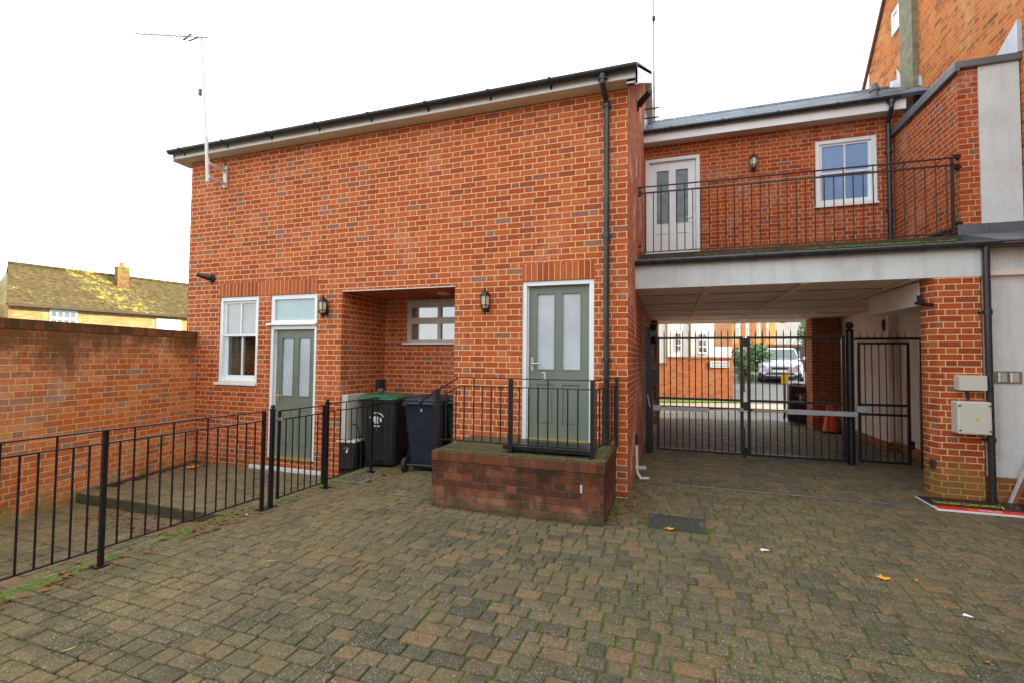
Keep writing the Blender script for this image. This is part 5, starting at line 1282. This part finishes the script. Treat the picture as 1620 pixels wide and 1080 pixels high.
# car, front towards the passage (local -Y)
CR = empty('parked_car', (5.05, 17.6, rz_(17.3) + .0), 'silver compact suv parked facing the passage beyond the gate', 'car', rz=R(-12))
def loft(sections, mat, name, parent, closed=True, smooth=True):
    """sections: (y, [(x,z) half profile from bottom centre to top centre])"""
    g = G(); m_ = len(sections[0][1]); n = m_ * 2 - 2; vs = []
    for y, pr in sections:
        full = [(x, z) for x, z in pr] + [(-x, z) for x, z in pr[-2:0:-1]]
        vs += [(x, y, z) for x, z in full]
    fs = []
    for k in range(len(sections) - 1):
        for i in range(n): fs.append((k * n + i, k * n + (i + 1) % n, (k + 1) * n + (i + 1) % n, (k + 1) * n + i))
    fs += [tuple(range(n - 1, -1, -1)), tuple(range((len(sections) - 1) * n, len(sections) * n))]
    g.add(vs, fs); return mk(name, g, mat, parent, local=True, smooth=smooth)
def bs(w, zb, zs, zt): return [(0, zb), (w * .85, zb), (w, zb + .12), (w, zs), (w * .93, (zs + zt) / 2), (w * .75, zt - .02), (0, zt)]
loft([(0, bs(.62, .32, .55, .78)), (.08, bs(.80, .25, .62, .90)), (.35, bs(.88, .22, .72, 1.0)), (1.1, bs(.89, .20, .86, 1.10)), (1.3, bs(.89, .20, .90, 1.12)), (3.4, bs(.89, .22, .92, 1.12)), (4.1, bs(.86, .26, .90, 1.08)), (4.25, bs(.78, .35, .8, 1.0))], 'carpaint', 'body', CR)
def cs(w, zb, zt, wt): return [(0, zb), (w, zb), ((w * .6 + wt * .4), zb + (zt - zb) * .4), (wt, zt - .07), (wt * .85, zt - .01), (0, zt)]
loft([(1.12, cs(.80, 1.06, 1.14, .74)), (1.95, cs(.83, 1.06, 1.62, .60)), (2.3, cs(.83, 1.06, 1.66, .62)), (3.6, cs(.82, 1.06, 1.62, .60)), (4.1, cs(.76, 1.05, 1.2, .62))], 'carpaint', 'roof', CR)
g = G(); g.add([(-.71, 1.17, 1.165), (.71, 1.17, 1.165), (.575, 1.86, 1.565), (-.575, 1.86, 1.565)], [(0, 1, 2, 3)]); g.add([(-.71, 1.14, 1.155), (.71, 1.14, 1.155), (.575, 1.83, 1.575), (-.575, 1.83, 1.575)], [(0, 1, 2, 3)]); mk('windscreen', g, 'carglass', CR, local=True)
for s_ in (-1, 1):
    g = G(); g.prism([(1.5, 1.16), (3.9, 1.16), (3.5, 1.50), (2.1, 1.52)], 'x', s_ * .735, s_ * .80); mk('side_window', g, 'carglass', CR, local=True)
    g = G(); g.add([(s_ * .45, -.005, .74), (s_ * .78, .09, .78), (s_ * .86, .32, .90), (s_ * .62, .10, .86), (s_ * .45, .03, .80)], [(0, 1, 2, 3, 4)]); g.prism([(s_ * .50, .72), (s_ * .80, .76), (s_ * .80, .88), (s_ * .60, .84)], 'y', -.01, .06); mk('headlight', g, 'carlight', CR, local=True)
    g = G(); g.ball((s_ * 1.0, 1.35, 1.16), .10, 10, 7, .75); g.bar((s_ * .85, 1.35, 1.12), (s_ * .95, 1.35, 1.14), .04); mk('wing_mirror', g, 'carpaint', CR, local=True, smooth=True)
    for y in (.75, 3.45):
        g = G(); g.cyl((s_ * .70, y, .33), (s_ * .895, y, .33), .33, n=24); wv = mk('wheel', g, 'rubber', CR, local=True, smooth=True)
        g = G(); g.cyl((s_ * .88, y, .33), (s_ * .90, y, .33), .20, n=16); mk('rim', g, 'silver', wv, local=True)
    g = G(); g.ball((s_ * .62, .01, .46), .10, 10, 7, .8); mk('fog_light', g, 'carlight', CR, local=True)
g = G(); g.box(-.84, .84, -.03, .2, .26, .50); mk('bumper', g, 'cardark', CR, local=True, bevel=.04)
g = G(); g.prism([(-.36, .78), (.36, .78), (.30, .66), (-.30, .66)], 'y', -.035, .05); mk('grille', g, 'cardark', CR, local=True)
g = G(); g.box(-.38, .38, -.045, -.03, .735, .755); mk('chrome_bar', g, 'silver', CR, local=True)
g = G(); g.box(-.55, .55, -.05, .0, .36, .42); mk('skid_strip', g, 'silver', CR, local=True)
g = G(); g.box(-.26, .26, -.05, -.031, .535, .635); mk('number_plate', g, 'white', CR, local=True)

# ---------------------------------------------------------------- beyond the garden wall
DH = empty('lichen_roof_cottage', (-29, 10, 0), 'sunlit yellow brick cottage with lichen covered roof beyond the garden wall', 'house')
dd = Vector((.233, .972, 0)); dn = Vector((.972, -.233, 0)); A0 = Vector((-29.0, 7.45, 0))
def dh(s, out, z): p = A0 + dd * s + dn * out; return (p.x, p.y, z)
g = G(); L_ = 12.
g.add([dh(0, 0, -.3), dh(L_, 0, -.3), dh(L_, 0, 4.0), dh(0, 0, 4.0), dh(0, -7, -.3), dh(L_, -7, -.3), dh(L_, -7, 4.0), dh(0, -7, 4.0), dh(.7, -3.5, 6.15), dh(L_, -3.5, 6.15)],
      [(0, 1, 2, 3), (4, 7, 6, 5), (0, 3, 8, 7, 4), (1, 5, 6, 9, 2)]); mk('wall', g, 'brick_yellow', DH)
g = G()
for a, b in ((.25, 3.92), (-3.5, 6.22)): pass
g.add([dh(-.15, .3, 3.90), dh(L_, .3, 3.90), dh(L_, -3.5, 6.25), dh(.55, -3.5, 6.25), dh(-.15, .3, 3.98), dh(L_, .3, 3.98), dh(L_, -3.5, 6.36), dh(.55, -3.5, 6.36), dh(.9, -7.3, 3.9), dh(L_, -7.3, 3.9)],
      [(0, 1, 5, 4), (4, 5, 6, 7), (0, 4, 7, 3), (1, 2, 6, 5), (7, 6, 9, 8), (0, 3, 2, 1)]); rf = mk('roof', g, 'tile_far', DH)
g = G()
a, b = Vector(dh(.55, -3.5, 6.38)), Vector(dh(L_, -3.5, 6.38)); g.bar(a, b, .22, .12); mk('ridge', g, 'tile_far', rf)
g = G()
def dbox(g, s0, s1, o0, o1, z0, z1):
    g.add([dh(s0, o0, z0), dh(s1, o0, z0), dh(s1, o1, z0), dh(s0, o1, z0), dh(s0, o0, z1), dh(s1, o0, z1), dh(s1, o1, z1), dh(s0, o1, z1)], [(0, 3, 2, 1), (4, 5, 6, 7), (0, 1, 5, 4), (1, 2, 6, 5), (2, 3, 7, 6), (3, 0, 4, 7)])
dbox(g, 4.75, 5.30, -2.75, -2.25, 4.6, 6.70); dbox(g, 4.72, 5.33, -2.78, -2.22, 6.70, 6.78); ck = mk('chimney', g, 'brick_chimney', rf)
g = G(); p = Vector(dh(5.02, -2.5, 6.78)); g.lathe([(.14, 0), (.12, .25), (.14, .28), (.10, .28)], p, 12); mk('chimney_pot', g, 'terracotta', ck)
g = G(); dbox(g, -.1, L_, .30, .42, 3.86, 3.96); mk('gutter', g, 'bark', DH)
g = G(); dbox(g, 1.40, 2.45, .0, .05, 3.0, 3.84); wv = mk('window_frame', g, 'white', DH)
g = G()
for i in range(4):
    for j in range(2): dbox(g, 1.47 + i * .24, 1.65 + i * .24, .05, .06, 3.12 + j * .36, 3.36 + j * .36)
mk('glass_pane', g, 'cottageglass', wv)
g = G(); dbox(g, 5.9, 7.15, .0, .06, 2.6, 3.72); mk('white_shutter', g, 'white', DH)
g = G(); dbox(g, -.02, .12, -.02, .03, -.3, 3.9); mk('corner_brick', g, 'brick_far', DH)
SH = empty('slate_outbuilding', (-30, 5, 0), 'blue slate roofed building at the far left edge beside the cottage', 'building')
g = G(); dbox(g, -6.5, -.75, -6, -1.0, -.3, 3.4); mk('wall', g, 'brick_yellow', SH)
g = G(); g.add([dh(-6.6, -.6, 3.2), dh(-.6, -.6, 3.2), dh(-.6, -4, 5.9), dh(-6.6, -4, 5.9), dh(-.6, -7.2, 3.2), dh(-6.6, -7.2, 3.2)], [(0, 1, 2, 3), (3, 2, 4, 5), (1, 4, 2), (0, 3, 5)]); mk('roof', g, 'slate_far', SH)
# bare twiggy shrub by the cottage
TW = empty('bare_shrub', (-20, 11, 0), 'bare twiggy tree tips showing over the garden wall near the facade', 'shrub'); rs = random.Random(91); g = G()
def twig(p, d, l, r, k):
    q = p + d * l; g.cyl(p, q, r, r * .6, n=5)
    if k: 
        for _ in range(3):
            nd = (d + Vector((rs.gauss(0, .45), rs.gauss(0, .45), rs.gauss(0, .3)))).normalized(); twig(q, nd, l * .68, r * .6, k - 1)
twig(Vector((-18.9, 9.6, -.3)), Vector((0, 0, 1)), 1.5, .05, 5)
mk('branches', g, 'bark', TW)
